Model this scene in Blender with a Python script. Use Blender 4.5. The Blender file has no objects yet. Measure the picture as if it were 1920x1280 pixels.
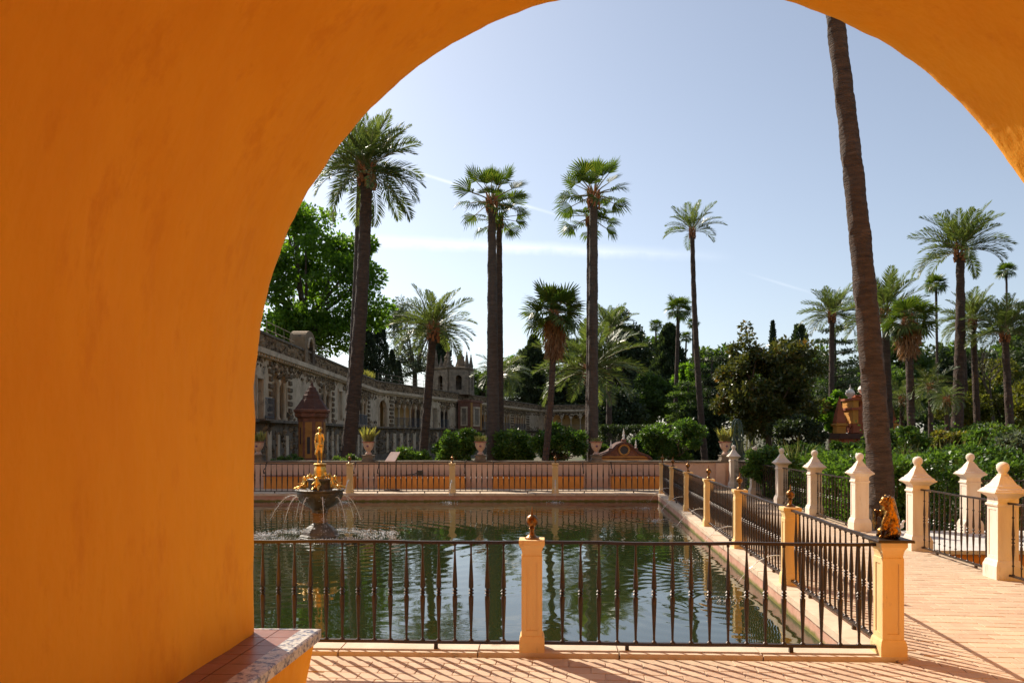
import bpy, bmesh, math, random
import numpy as np
from mathutils import Matrix, Vector

R = math.radians
PI = math.pi
random.seed(7)
rng = np.random.default_rng(11)
scene = bpy.context.scene
C = scene.collection

# ------------------------------------------------------------------ camera
EYE, F = 1.787, 1400.0
cam = bpy.data.cameras.new('camera')
cam_o = bpy.data.objects.new('camera', cam)
C.objects.link(cam_o)
cam_o.location = (0, 0, EYE)
cam_o.rotation_euler = (R(90), 0, 0)
cam.sensor_width = 36
cam.lens = F / 1920 * 36
cam.shift_y = 175 / 1920
cam.clip_start, cam.clip_end = 0.05, 3000
scene.camera = cam_o

# ------------------------------------------------------------------ sky, sun, exposure
SUN_EL, SUN_AZ = 40.0, -38.0           # azimuth: degrees from +Y towards +X
world = bpy.data.worlds.new('World')
scene.world = world
world.use_nodes = True
wn, wl = world.node_tree.nodes, world.node_tree.links
bg = wn['Background']
sky = wn.new('ShaderNodeTexSky')
sky.sky_type = 'NISHITA'
sky.sun_disc = False
sky.sun_elevation, sky.sun_rotation = R(SUN_EL), R(SUN_AZ)
sky.altitude, sky.air_density, sky.dust_density, sky.ozone_density = 20, 1.0, 1.0, 2.0
SKY = 0.092
bg.inputs[1].default_value = SKY


def wmath(op, a, b=None, c=None, clamp=False):
    n = wn.new('ShaderNodeMath')
    n.operation = op
    n.use_clamp = clamp
    for i, v in enumerate((a, b, c)):
        if v is None:
            continue
        if isinstance(v, (int, float)):
            n.inputs[i].default_value = v
        else:
            wl.new(v, n.inputs[i])
    return n.outputs[0]


# two old vapour trails high in the sky, fixed in world direction
tc = wn.new('ShaderNodeTexCoord')
sep = wn.new('ShaderNodeSeparateXYZ')
wl.new(tc.outputs['Generated'], sep.inputs[0])
dy = wmath('MAXIMUM', sep.outputs[1], 0.02)
uu = wmath('DIVIDE', sep.outputs[0], dy)
ww = wmath('DIVIDE', sep.outputs[2], dy)
comb = wn.new('ShaderNodeCombineXYZ')
wl.new(uu, comb.inputs[0])
wl.new(ww, comb.inputs[1])
nz = wn.new('ShaderNodeTexNoise')
nz.inputs['Scale'].default_value = 26
nz.inputs['Detail'].default_value = 6
nz.inputs['Roughness'].default_value = 0.65
wl.new(comb.outputs[0], nz.inputs['Vector'])


def trail(a, b, width, soft, amount, u0, u1, u2, u3):
    line = wmath('MULTIPLY_ADD', uu, b, a)
    off = wmath('MULTIPLY', wmath('SUBTRACT', nz.outputs[0], 0.5), soft)
    dist = wmath('ABSOLUTE', wmath('ADD', wmath('SUBTRACT', ww, line), off))
    core = wmath('SUBTRACT', 1.0, wmath('DIVIDE', dist, width), clamp=True)
    core = wmath('POWER', core, 1.3)
    fin = wmath('DIVIDE', wmath('SUBTRACT', uu, u0), u1 - u0, clamp=True)
    fout = wmath('DIVIDE', wmath('SUBTRACT', u3, uu), u3 - u2, clamp=True)
    grain = wmath('MULTIPLY_ADD', nz.outputs[0], 1.2, 0.1, clamp=True)
    return wmath('MULTIPLY', wmath('MULTIPLY', core, amount), wmath('MULTIPLY', grain, wmath('MULTIPLY', fin, fout)))


t1 = trail(0.2515, -0.045, 0.0115, 0.012, 0.75, -0.5, -0.2, 0.02, 0.30)
t2 = trail(0.3125, -0.305, 0.0035, 0.002, 0.55, -0.4, -0.1, 0.0, 0.13)
t3 = trail(0.3125, -0.305, 0.003, 0.002, 0.2, 0.30, 0.36, 0.37, 0.45)
tt = wmath('ADD', wmath('ADD', t1, t2), t3, clamp=True)
mixw = wn.new('ShaderNodeMix')
mixw.data_type = 'RGBA'
wl.new(tt, mixw.inputs[0])
pale = wn.new('ShaderNodeHueSaturation')
pale.inputs['Saturation'].default_value = 0.68
wl.new(sky.outputs[0], pale.inputs['Color'])
wl.new(pale.outputs[0], mixw.inputs[6])
mixw.inputs[7].default_value = (8.6, 8.9, 9.3, 1)
wl.new(mixw.outputs[2], bg.inputs[0])

sun = bpy.data.lights.new('sun', 'SUN')
sun.energy = 4.3
sun.angle = R(0.55)
sun.color = (1.0, 0.90, 0.76)
sun_o = bpy.data.objects.new('sun', sun)
C.objects.link(sun_o)
sd = Vector((math.sin(R(SUN_AZ)) * math.cos(R(SUN_EL)), math.cos(R(SUN_AZ)) * math.cos(R(SUN_EL)), math.sin(R(SUN_EL))))
sun_o.rotation_euler = sd.to_track_quat('Z', 'Y').to_euler()
sun_o.location = (-10, 15, 30)

vs = scene.view_settings
vs.view_transform, vs.look, vs.exposure, vs.gamma = 'Standard', 'None', 0.70, 1.0
vs.use_curve_mapping = False
cy = scene.cycles
cy.max_bounces, cy.diffuse_bounces, cy.glossy_bounces, cy.transmission_bounces = 7, 5, 3, 2
cy.sample_clamp_indirect = 6.0
cy.use_adaptive_sampling, cy.adaptive_threshold = True, 0.02
cy.caustics_reflective = cy.caustics_refractive = False


# ------------------------------------------------------------------ materials
def mat(name, c1, c2=None, scale=4.0, detail=5, rough=0.8, metal=0.0, bump=0.0, bscale=None, spots=None, spot_scale=3.0,
        spot_at=0.6, stretch=None, spec=0.5, island=0.0):
    m = bpy.data.materials.new(name)
    m.use_nodes = True
    nt = m.node_tree
    n, l = nt.nodes, nt.links
    b = n['Principled BSDF']
    b.inputs['Roughness'].default_value = rough
    b.inputs['Metallic'].default_value = metal
    b.inputs['Specular IOR Level'].default_value = spec
    geo = n.new('ShaderNodeNewGeometry')
    vec = geo.outputs['Position']
    if stretch:
        mp = n.new('ShaderNodeMapping')
        mp.inputs['Scale'].default_value = stretch
        l.new(vec, mp.inputs[0])
        vec = mp.outputs[0]
    tx = n.new('ShaderNodeTexNoise')
    tx.inputs['Scale'].default_value = scale
    tx.inputs['Detail'].default_value = detail
    tx.inputs['Roughness'].default_value = 0.62
    l.new(vec, tx.inputs['Vector'])
    ramp = n.new('ShaderNodeValToRGB')
    ramp.color_ramp.elements[0].position = 0.3
    ramp.color_ramp.elements[1].position = 0.7
    ramp.color_ramp.elements[0].color = (*c1, 1)
    ramp.color_ramp.elements[1].color = (*(c2 or c1), 1)
    fac = tx.outputs[0]
    if island:
        ma = n.new('ShaderNodeMath')
        ma.operation = 'MULTIPLY_ADD'
        l.new(geo.outputs['Random Per Island'], ma.inputs[0])
        ma.inputs[1].default_value = island
        mb = n.new('ShaderNodeMath')
        mb.operation = 'MULTIPLY_ADD'
        l.new(tx.outputs[0], mb.inputs[0])
        mb.inputs[1].default_value = 1 - island
        mb.inputs[2].default_value = 0
        l.new(mb.outputs[0], ma.inputs[2])
        fac = ma.outputs[0]
    l.new(fac, ramp.inputs[0])
    col = ramp.outputs[0]
    if spots:
        t2_ = n.new('ShaderNodeTexNoise')
        t2_.inputs['Scale'].default_value = spot_scale
        t2_.inputs['Detail'].default_value = 7
        t2_.inputs['Roughness'].default_value = 0.7
        l.new(vec, t2_.inputs['Vector'])
        r2 = n.new('ShaderNodeValToRGB')
        r2.color_ramp.elements[0].position = spot_at
        r2.color_ramp.elements[1].position = spot_at + 0.12
        l.new(t2_.outputs[0], r2.inputs[0])
        mx = n.new('ShaderNodeMix')
        mx.data_type = 'RGBA'
        l.new(r2.outputs[0], mx.inputs[0])
        l.new(col, mx.inputs[6])
        mx.inputs[7].default_value = (*spots, 1)
        col = mx.outputs[2]
    l.new(col, b.inputs['Base Color'])
    if bump:
        t3_ = n.new('ShaderNodeTexNoise')
        t3_.inputs['Scale'].default_value = bscale or scale * 3
        t3_.inputs['Detail'].default_value = 6
        l.new(vec, t3_.inputs['Vector'])
        bp = n.new('ShaderNodeBump')
        bp.inputs['Strength'].default_value = 1.0
        bp.inputs['Distance'].default_value = bump
        l.new(t3_.outputs[0], bp.inputs['Height'])
        l.new(bp.outputs[0], b.inputs['Normal'])
    return m


def leafmat(name, c1, c2, c3=None, trans=0.35, rough=0.5, tcol=None):
    m = bpy.data.materials.new(name)
    m.use_nodes = True
    nt = m.node_tree
    n, l = nt.nodes, nt.links
    b = n['Principled BSDF']
    b.inputs['Roughness'].default_value = rough
    b.inputs['Specular IOR Level'].default_value = 0.35
    geo = n.new('ShaderNodeNewGeometry')
    tx = n.new('ShaderNodeTexNoise')
    tx.inputs['Scale'].default_value = 0.8
    l.new(geo.outputs['Position'], tx.inputs['Vector'])
    ad = n.new('ShaderNodeMath')
    ad.operation = 'MULTIPLY_ADD'
    l.new(geo.outputs['Random Per Island'], ad.inputs[0])
    ad.inputs[1].default_value = 0.6
    ad2 = n.new('ShaderNodeMath')
    ad2.operation = 'MULTIPLY_ADD'
    l.new(tx.outputs[0], ad2.inputs[0])
    ad2.inputs[1].default_value = 0.8
    ad2.inputs[2].default_value = -0.2
    l.new(ad2.outputs[0], ad.inputs[2])
    ramp = n.new('ShaderNodeValToRGB')
    e = ramp.color_ramp.elements
    e[0].position, e[1].position = 0.1, 0.75
    e[0].color, e[1].color = (*c1, 1), (*c2, 1)
    if c3:
        x = e.new(0.93)
        x.color = (*c3, 1)
    l.new(ad.outputs[0], ramp.inputs[0])
    l.new(ramp.outputs[0], b.inputs['Base Color'])
    tr = n.new('ShaderNodeBsdfTranslucent')
    hs = n.new('ShaderNodeMix')
    hs.data_type = 'RGBA'
    hs.blend_type = 'MULTIPLY'
    hs.inputs[0].default_value = 1
    l.new(ramp.outputs[0], hs.inputs[6])
    hs.inputs[7].default_value = (*(tcol or (2.6, 2.6, 1.0)), 1)
    l.new(hs.outputs[2], tr.inputs[0])
    mx = n.new('ShaderNodeMixShader')
    mx.inputs[0].default_value = trans
    l.new(b.outputs[0], mx.inputs[1])
    l.new(tr.outputs[0], mx.inputs[2])
    l.new(mx.outputs[0], n['Material Output'].inputs[0])
    return m


M = {}
M['orange'] = mat('orange_plaster', (0.83, 0.355, 0.008), (0.90, 0.415, 0.013), scale=1.3, detail=8, rough=0.9, bump=0.010, bscale=9,
                  spots=(0.80, 0.33, 0.007), spot_scale=2.2, spot_at=0.54, stretch=(1.6, 1.6, 0.7))
M['orange_panel'] = mat('orange_bench_plaster', (0.60, 0.22, 0.035), (0.68, 0.28, 0.06), scale=3, rough=0.85, bump=0.003)
M['pink'] = mat('pink_plaster', (0.56, 0.36, 0.26), (0.66, 0.45, 0.33), scale=2.2, rough=0.88, bump=0.004, spots=(0.44, 0.28, 0.2), spot_scale=1.7, spot_at=0.6)
M['pale_post'] = mat('pale_ochre_plaster', (0.73, 0.49, 0.205), (0.80, 0.57, 0.275), scale=5, rough=0.8, bump=0.005, spots=(0.50, 0.33, 0.18), spot_scale=9, spot_at=0.60, stretch=(1, 1, .3))
M['white_post'] = mat('whitewashed_stone', (0.66, 0.54, 0.43), (0.78, 0.68, 0.57), scale=5, rough=0.82, bump=0.006, spots=(0.46, 0.36, 0.27), spot_scale=8, spot_at=0.59, stretch=(1, 1, .3))
M['iron'] = mat('brown_iron', (0.028, 0.018, 0.012), (0.052, 0.03, 0.019), scale=14, rough=0.42, metal=0.35, bump=0.0015, spots=(0.09, 0.042, 0.022), spot_scale=20, spot_at=0.62)
M['bronze'] = mat('gilded_bronze', (0.30, 0.13, 0.025), (0.58, 0.29, 0.05), scale=11, rough=0.24, metal=0.9, bump=0.009, bscale=30, spots=(0.035, 0.018, 0.01), spot_scale=11, spot_at=0.455)
M['bronze_dark'] = mat('brown_bronze', (0.10, 0.05, 0.02), (0.30, 0.14, 0.04), scale=16, rough=0.3, metal=0.85, bump=0.002, spots=(0.5, 0.25, 0.06), spot_scale=7, spot_at=0.62)
M['gold'] = mat('gilding', (0.58, 0.30, 0.055), (0.86, 0.52, 0.13), scale=18, rough=0.3, metal=0.9, bump=0.008, bscale=34, spots=(0.3, 0.13, 0.03), spot_scale=14, spot_at=0.62)
M['stone_dark'] = mat('wet_dark_stone', (0.055, 0.045, 0.03), (0.15, 0.12, 0.085), scale=7, rough=0.55, bump=0.03, bscale=12, spots=(0.05, 0.06, 0.02), spot_scale=4, spot_at=0.55)
M['brick'] = mat('floor_brick', (0.47, 0.33, 0.215), (0.58, 0.42, 0.28), scale=2.6, rough=0.85, bump=0.003, bscale=30, spots=(0.42, 0.26, 0.17), spot_scale=7, spot_at=0.62)
M['mortar'] = mat('floor_mortar', (0.46, 0.34, 0.225), (0.56, 0.42, 0.285), scale=8, rough=0.95, bump=0.004)
M['terrace'] = mat('terrace_paving', (0.52, 0.36, 0.25), (0.62, 0.44, 0.31), scale=6, rough=0.9, bump=0.004)
M['kerb'] = mat('pale_kerb_stone', (0.56, 0.42, 0.29), (0.70, 0.55, 0.40), scale=3, rough=0.85, bump=0.006, spots=(0.4, 0.3, 0.2), spot_scale=5, spot_at=0.6)
M['tile_red'] = mat('terracotta_tile', (0.20, 0.075, 0.05), (0.30, 0.13, 0.09), scale=6, rough=0.33, bump=0.002)
M['marble'] = mat('grey_marble', (0.55, 0.51, 0.46), (0.68, 0.63, 0.57), scale=4, rough=0.6)
M['soil'] = mat('garden_soil', (0.05, 0.045, 0.02), (0.12, 0.09, 0.05), scale=1.2, rough=0.95, bump=0.03, spots=(0.05, 0.09, 0.02), spot_scale=0.5, spot_at=0.5)
M['facade'] = mat('aged_plaster', (0.40, 0.295, 0.19), (0.70, 0.55, 0.38), scale=1.2, detail=8, rough=0.9, bump=0.02, bscale=6, spots=(0.17, 0.125, 0.085), spot_scale=1.3, spot_at=0.57)
M['rough'] = mat('grotto_stone', (0.075, 0.05, 0.028), (0.32, 0.22, 0.125), scale=3, detail=7, rough=0.95, bump=0.03, bscale=9, spots=(0.05, 0.04, 0.03), spot_scale=2.4, spot_at=0.58, island=0.5)
M['ledge'] = mat('dark_lichen_stone', (0.07, 0.056, 0.04), (0.26, 0.20, 0.14), scale=2.4, detail=7, rough=0.95, bump=0.02, bscale=7)
M['loggia'] = mat('ochre_loggia_wall', (0.50, 0.30, 0.10), (0.58, 0.38, 0.16), scale=1.5, rough=0.9)
M['red'] = mat('red_ochre_plaster', (0.31, 0.085, 0.038), (0.40, 0.13, 0.06), scale=3, rough=0.88, bump=0.005)
M['darkred'] = mat('old_red_roof', (0.075, 0.036, 0.027), (0.13, 0.06, 0.042), scale=5, rough=0.9, bump=0.01)
M['yellow'] = mat('yellow_plaster', (0.50, 0.22, 0.035), (0.60, 0.29, 0.055), scale=3, rough=0.85)
M['kiosk_red'] = mat('weathered_red_stone', (0.14, 0.06, 0.038), (0.27, 0.12, 0.075), scale=4, rough=0.9, bump=0.01)
M['kiosk_ochre'] = mat('weathered_ochre', (0.34, 0.16, 0.04), (0.46, 0.23, 0.06), scale=4, rough=0.9, bump=0.006)
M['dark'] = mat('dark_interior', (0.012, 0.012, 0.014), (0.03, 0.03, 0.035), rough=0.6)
M['blue_iron'] = mat('blue_grey_iron', (0.06, 0.08, 0.11), (0.1, 0.13, 0.16), rough=0.5)
M['grey_stone'] = mat('weathered_grey_stone', (0.11, 0.085, 0.06), (0.34, 0.26, 0.18), scale=2.2, rough=0.95, bump=0.02, bscale=7)
M['clay'] = mat('pink_clay', (0.40, 0.25, 0.18), (0.54, 0.36, 0.26), scale=8, rough=0.85, bump=0.004)
M['clay_mark'] = mat('blue_glaze', (0.04, 0.04, 0.12), (0.2, 0.05, 0.06), scale=30, rough=0.4)
M['green_iron'] = mat('green_iron', (0.012, 0.035, 0.025), (0.03, 0.06, 0.045), rough=0.4)
M['white'] = mat('white_paint', (0.74, 0.70, 0.64), (0.8, 0.77, 0.72), rough=0.7)
M['black'] = mat('black_leather', (0.012, 0.012, 0.012), (0.025, 0.022, 0.02), rough=0.5)
M['beak'] = mat('red_beak', (0.6, 0.1, 0.05), (0.7, 0.2, 0.08), rough=0.5)
M['panel'] = mat('printed_panel', (0.62, 0.40, 0.30), (0.7, 0.5, 0.4), rough=0.5)
M['bark'] = mat('palm_bark', (0.034, 0.022, 0.016), (0.105, 0.066, 0.045), scale=3, detail=8, rough=0.95, bump=0.05, bscale=9, stretch=(1, 1, 4.5), spots=(0.15, 0.10, 0.072), spot_scale=1.4, spot_at=0.60)
M['bark_grey'] = mat('grey_palm_bark', (0.048, 0.036, 0.029), (0.10, 0.077, 0.061), scale=3, detail=8, rough=0.95, bump=0.02, bscale=8, stretch=(1, 1, 5))
M['bark_red'] = mat('frond_base', (0.22, 0.085, 0.035), (0.38, 0.17, 0.07), scale=5, rough=0.9, bump=0.02, bscale=14)
M['tree_bark'] = mat('tree_bark', (0.05, 0.038, 0.028), (0.12, 0.095, 0.07), scale=4, rough=0.95, bump=0.02, stretch=(3, 3, 0.6))
M['thatch'] = leafmat('dry_fronds', (0.17, 0.085, 0.035), (0.36, 0.21, 0.10), trans=0.2, tcol=(1.3, 1.2, 0.8))
M['date'] = leafmat('date_palm_leaf', (0.055, 0.085, 0.035), (0.115, 0.15, 0.055), (0.17, 0.18, 0.06), trans=0.25, rough=0.38)
M['fan'] = leafmat('fan_palm_leaf', (0.035, 0.07, 0.016), (0.09, 0.13, 0.026), (0.20, 0.19, 0.05), trans=0.30, rough=0.38)
M['stem'] = mat('frond_stem', (0.16, 0.15, 0.05), (0.26, 0.22, 0.09), scale=5, rough=0.6)
M['leaf_bright'] = leafmat('bright_leaf', (0.04, 0.09, 0.012), (0.10, 0.18, 0.02), trans=0.5)
M['leaf_mid'] = leafmat('mid_leaf', (0.03, 0.06, 0.015), (0.075, 0.12, 0.03), trans=0.35)
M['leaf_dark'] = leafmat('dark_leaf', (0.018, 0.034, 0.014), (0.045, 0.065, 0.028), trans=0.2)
M['leaf_grey'] = leafmat('grey_green_leaf', (0.055, 0.075, 0.045), (0.12, 0.145, 0.09), trans=0.3, tcol=(1.8, 1.9, 1.1))
M['leaf_mag'] = leafmat('magnolia_leaf', (0.03, 0.05, 0.014), (0.085, 0.105, 0.03), (0.19, 0.11, 0.04), trans=0.28, rough=0.3, tcol=(2.4, 1.9, 0.8))
M['leaf_yel'] = leafmat('yellow_green_leaf', (0.05, 0.065, 0.012), (0.13, 0.13, 0.025), (0.17, 0.10, 0.03), trans=0.4)
M['leaf_hedge'] = leafmat('hedge_leaf', (0.028, 0.065, 0.014), (0.085, 0.15, 0.03), trans=0.35, rough=0.35)
M['leaf_cyp'] = leafmat('cypress_leaf', (0.016, 0.030, 0.016), (0.036, 0.054, 0.026), trans=0.1)
M['succulent'] = leafmat('succulent_leaf', (0.11, 0.13, 0.045), (0.24, 0.22, 0.08), trans=0.3)
M['grass'] = leafmat('grass_blade', (0.04, 0.09, 0.015), (0.09, 0.15, 0.03), trans=0.3)
M['dry_grass'] = leafmat('pale_grass_plume', (0.09, 0.11, 0.05), (0.19, 0.19, 0.10), trans=0.3)


def algae_wall():
    m = mat('pool_wall', (0.46, 0.22, 0.15), (0.60, 0.36, 0.25), scale=4, rough=0.7, bump=0.006)
    n, l = m.node_tree.nodes, m.node_tree.links
    b = n['Principled BSDF']
    old = b.inputs['Base Color'].links[0].from_socket
    geo = n.new('ShaderNodeNewGeometry')
    s = n.new('ShaderNodeSeparateXYZ')
    l.new(geo.outputs['Position'], s.inputs[0])
    t = n.new('ShaderNodeTexNoise')
    t.inputs['Scale'].default_value = 7
    t.inputs['Detail'].default_value = 6
    l.new(geo.outputs['Position'], t.inputs['Vector'])
    a = n.new('ShaderNodeMath')
    a.operation = 'MULTIPLY_ADD'
    l.new(t.outputs[0], a.inputs[0])
    a.inputs[1].default_value = 0.10
    l.new(s.outputs[2], a.inputs[2])
    r = n.new('ShaderNodeValToRGB')
    e = r.color_ramp.elements
    mr = n.new('ShaderNodeMapRange')
    mr.inputs[1].default_value, mr.inputs[2].default_value = -0.2, 0.06
    l.new(a.outputs[0], mr.inputs[0])
    e[0].position, e[1].position = 0.20, 0.36
    l.new(mr.outputs[0], r.inputs[0])
    mx = n.new('ShaderNodeMix')
    mx.data_type = 'RGBA'
    l.new(r.outputs[0], mx.inputs[0])
    mx.inputs[6].default_value = (0.16, 0.14, 0.02, 1)
    l.new(old, mx.inputs[7])
    l.new(mx.outputs[2], b.inputs['Base Color'])
    return m


M['pool_wall'] = algae_wall()


def water_mat(centres):
    m = bpy.data.materials.new('pond_water')
    m.use_nodes = True
    n, l = m.node_tree.nodes, m.node_tree.links
    b = n['Principled BSDF']
    b.inputs['Base Color'].default_value = (0.018, 0.026, 0.007, 1)
    b.inputs['Roughness'].default_value = 0.03
    b.inputs['IOR'].default_value = 1.62
    b.inputs['Specular IOR Level'].default_value = 0.8
    geo = n.new('ShaderNodeNewGeometry')
    pos = geo.outputs['Position']

    def mth(op, a, b_=None, c=None):
        k = n.new('ShaderNodeMath')
        k.operation = op
        for i, v in enumerate((a, b_, c)):
            if v is None:
                continue
            if isinstance(v, (int, float)):
                k.inputs[i].default_value = v
            else:
                l.new(v, k.inputs[i])
        return k.outputs[0]
    t = n.new('ShaderNodeTexNoise')
    t.inputs['Scale'].default_value = 3.2
    t.inputs['Detail'].default_value = 3
    t.inputs['Roughness'].default_value = 0.5
    t.inputs['Distortion'].default_value = 0.7
    mp = n.new('ShaderNodeMapping')
    mp.inputs['Scale'].default_value = (0.55, 1.25, 1)
    l.new(pos, mp.inputs[0])
    l.new(mp.outputs[0], t.inputs['Vector'])
    # calmer and livelier patches
    t2 = n.new('ShaderNodeTexNoise')
    t2.inputs['Scale'].default_value = 0.5
    l.new(pos, t2.inputs['Vector'])
    patch = mth('MINIMUM', mth('MAXIMUM', mth('MULTIPLY_ADD', t2.outputs[0], 3.4, -1.25), 0.10), 1.1)
    h = mth('MULTIPLY', t.outputs[0], patch)
    h = mth('MULTIPLY', h, 0.0034)
    for (cx, cy_, amp, freq, fall) in centres:
        d = n.new('ShaderNodeVectorMath')
        d.operation = 'DISTANCE'
        l.new(pos, d.inputs[0])
        d.inputs[1].default_value = (cx, cy_, WATER)
        dist = d.outputs['Value']
        wob = mth('MULTIPLY_ADD', t2.outputs[0], 0.8, dist)
        ring = mth('SINE', mth('MULTIPLY', wob, freq))
        att = mth('DIVIDE', amp, mth('ADD', 1.0, mth('MULTIPLY', mth('MULTIPLY', dist, dist), fall)))
        h = mth('ADD', h, mth('MULTIPLY', mth('MULTIPLY', ring, att), mth('MULTIPLY_ADD', patch, 0.7, 0.3)))
    bp = n.new('ShaderNodeBump')
    bp.inputs['Strength'].default_value = 1.0
    bp.inputs['Distance'].default_value = 1.0
    l.new(h, bp.inputs['Height'])
    l.new(bp.outputs[0], b.inputs['Normal'])
    return m


def water_drop_mat():
    m = bpy.data.materials.new('falling_water')
    m.use_nodes = True
    b = m.node_tree.nodes['Principled BSDF']
    b.inputs['Base Color'].default_value = (0.9, 0.92, 0.93, 1)
    b.inputs['Roughness'].default_value = 0.08
    b.inputs['Transmission Weight'].default_value = 0.2
    b.inputs['IOR'].default_value = 1.33
    return m


M['drops'] = water_drop_mat()


# ------------------------------------------------------------------ helpers: names, parents, shapes
def at(px, py, Y):
    return Vector(((px - 960) / F * Y, Y, EYE + (815 - py) / F * Y))


def tag(o, label=None, cat=None, group=None, kind=None):
    if label:
        o['label'] = label
    if cat:
        o['category'] = cat
    if group:
        o['group'] = group
    if kind:
        o['kind'] = kind
    return o


def thing(name, label, cat, loc=(0, 0, 0), group=None):
    o = bpy.data.objects.new(name, None)
    o.empty_display_size = 0.2
    C.objects.link(o)
    o.location = loc
    return tag(o, label, cat, group)


def link(o, parent=None):
    C.objects.link(o)
    if parent is not None:
        o.parent = parent
        if parent.type == 'EMPTY':
            o.matrix_parent_inverse = Matrix.Translation(-Vector(parent.location))
        else:
            o.matrix_parent_inverse = parent.matrix_basis.inverted()
    return o


def make_mesh(name, v, f, material, smooth=False):
    me = bpy.data.meshes.new(name)
    me.from_pydata([tuple(p) for p in v], [], f)
    me.materials.append(material)
    if smooth:
        me.polygons.foreach_set('use_smooth', [True] * len(me.polygons))
        try:
            me.set_sharp_from_angle(angle=R(38))
        except Exception:
            pass
    me.update()
    return me


class G:
    """collects shapes; build() links them as one mesh object"""

    def __init__(s):
        s.v, s.f = [], []

    def add(s, v, f):
        k = len(s.v)
        s.v += [Vector(p) for p in v]
        s.f += [[i + k for i in q] for q in f]
        return s

    def hexa(s, p):
        return s.add(p, [[0, 3, 2, 1], [4, 5, 6, 7], [0, 1, 5, 4], [1, 2, 6, 5], [2, 3, 7, 6], [3, 0, 4, 7]])

    def box(s, x0, x1, y0, y1, z0, z1):
        return s.hexa([(x0, y0, z0), (x1, y0, z0), (x1, y1, z0), (x0, y1, z0), (x0, y0, z1), (x1, y0, z1), (x1, y1, z1), (x0, y1, z1)])

    def lathe(s, prof, n=12, c=(0, 0, 0), square=False, rot=0.0):
        v, f = [], []
        if square:
            n, rot, k = 4, rot + PI / 4, math.sqrt(2)
        else:
            k = 1
        for (r, z) in prof:
            for i in range(n):
                a = rot + 2 * PI * i / n
                v.append((c[0] + r * k * math.cos(a), c[1] + r * k * math.sin(a), c[2] + z))
        m = len(prof)
        for j in range(m - 1):
            for i in range(n):
                a, b = j * n + i, j * n + (i + 1) % n
                f.append([a, b, b + n, a + n])
        f.append(list(range(n))[::-1])
        f.append([(m - 1) * n + i for i in range(n)])
        return s.add(v, f)

    def tube(s, pts, rad, n=6, cap=True):
        pts = [Vector(p) for p in pts]
        if not hasattr(rad, '__len__'):
            rad = [rad] * len(pts)
        v, f = [], []
        a = None
        for i, p in enumerate(pts):
            t = (pts[min(i + 1, len(pts) - 1)] - pts[max(i - 1, 0)]).normalized()
            if a is None:
                a = t.cross(Vector((0, 0, 1)) if abs(t.z) < 0.9 else Vector((1, 0, 0)))
            else:
                a = a - t * a.dot(t)
            a.normalize()
            b = t.cross(a)
            for k in range(n):
                w = 2 * PI * k / n
                v.append(p + (a * math.cos(w) + b * math.sin(w)) * rad[i])
        for j in range(len(pts) - 1):
            for k in range(n):
                a_, b_ = j * n + k, j * n + (k + 1) % n
                f.append([a_, b_, b_ + n, a_ + n])
        if cap:
            f.append(list(range(n))[::-1])
            f.append([(len(pts) - 1) * n + k for k in range(n)])
        return s.add(v, f)

    def move(s, fn):
        s.v = [Vector(fn(p)) for p in s.v]
        return s

    def mesh(s, name, material, smooth=False):
        return make_mesh(name, s.v, s.f, material, smooth)

    def build(s, name, material, parent=None, smooth=False):
        return link(bpy.data.objects.new(name, s.mesh(name, material, smooth)), parent)


def put(name, me, parent, loc=(0, 0, 0), rotz=0.0, scale=None, matrix=None):
    o = bpy.data.objects.new(name, me)
    if matrix is not None:
        o.matrix_basis = matrix
    else:
        o.location = loc
        o.rotation_euler = (0, 0, rotz)
        if scale:
            o.scale = scale
    return link(o, parent)


def fast_quads(name, V, material, nper=4):
    """V: (n*4, 3) array, four vertices per leaf"""
    me = bpy.data.meshes.new(name)
    n = len(V) // nper
    me.vertices.add(len(V))
    me.vertices.foreach_set('co', np.ascontiguousarray(V, dtype=np.float32).ravel())
    me.loops.add(n * nper)
    me.loops.foreach_set('vertex_index', np.arange(n * nper, dtype=np.int32))
    me.polygons.add(n)
    me.polygons.foreach_set('loop_start', np.arange(0, n * nper, nper, dtype=np.int32))
    me.materials.append(material)
    me.update(calc_edges=True)
    return me


def unit(a):
    return a / np.maximum(np.linalg.norm(a, axis=1, keepdims=True), 1e-6)


def leaves(P, D, size, aspect=0.45):
    n = len(P)
    size = np.broadcast_to(np.asarray(size, float), (n,))[:, None]
    D = unit(D)
    S = unit(np.cross(D, unit(rng.normal(size=(n, 3)))))
    N = np.cross(D, S)
    mid = P + D * size * 0.5 + N * size * 0.06
    V = np.empty((n, 4, 3))
    V[:, 0] = P
    V[:, 1] = mid + S * size * aspect * 0.5
    V[:, 2] = P + D * size - N * size * 0.08
    V[:, 3] = mid - S * size * aspect * 0.5
    return V.reshape(-1, 3)


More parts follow.
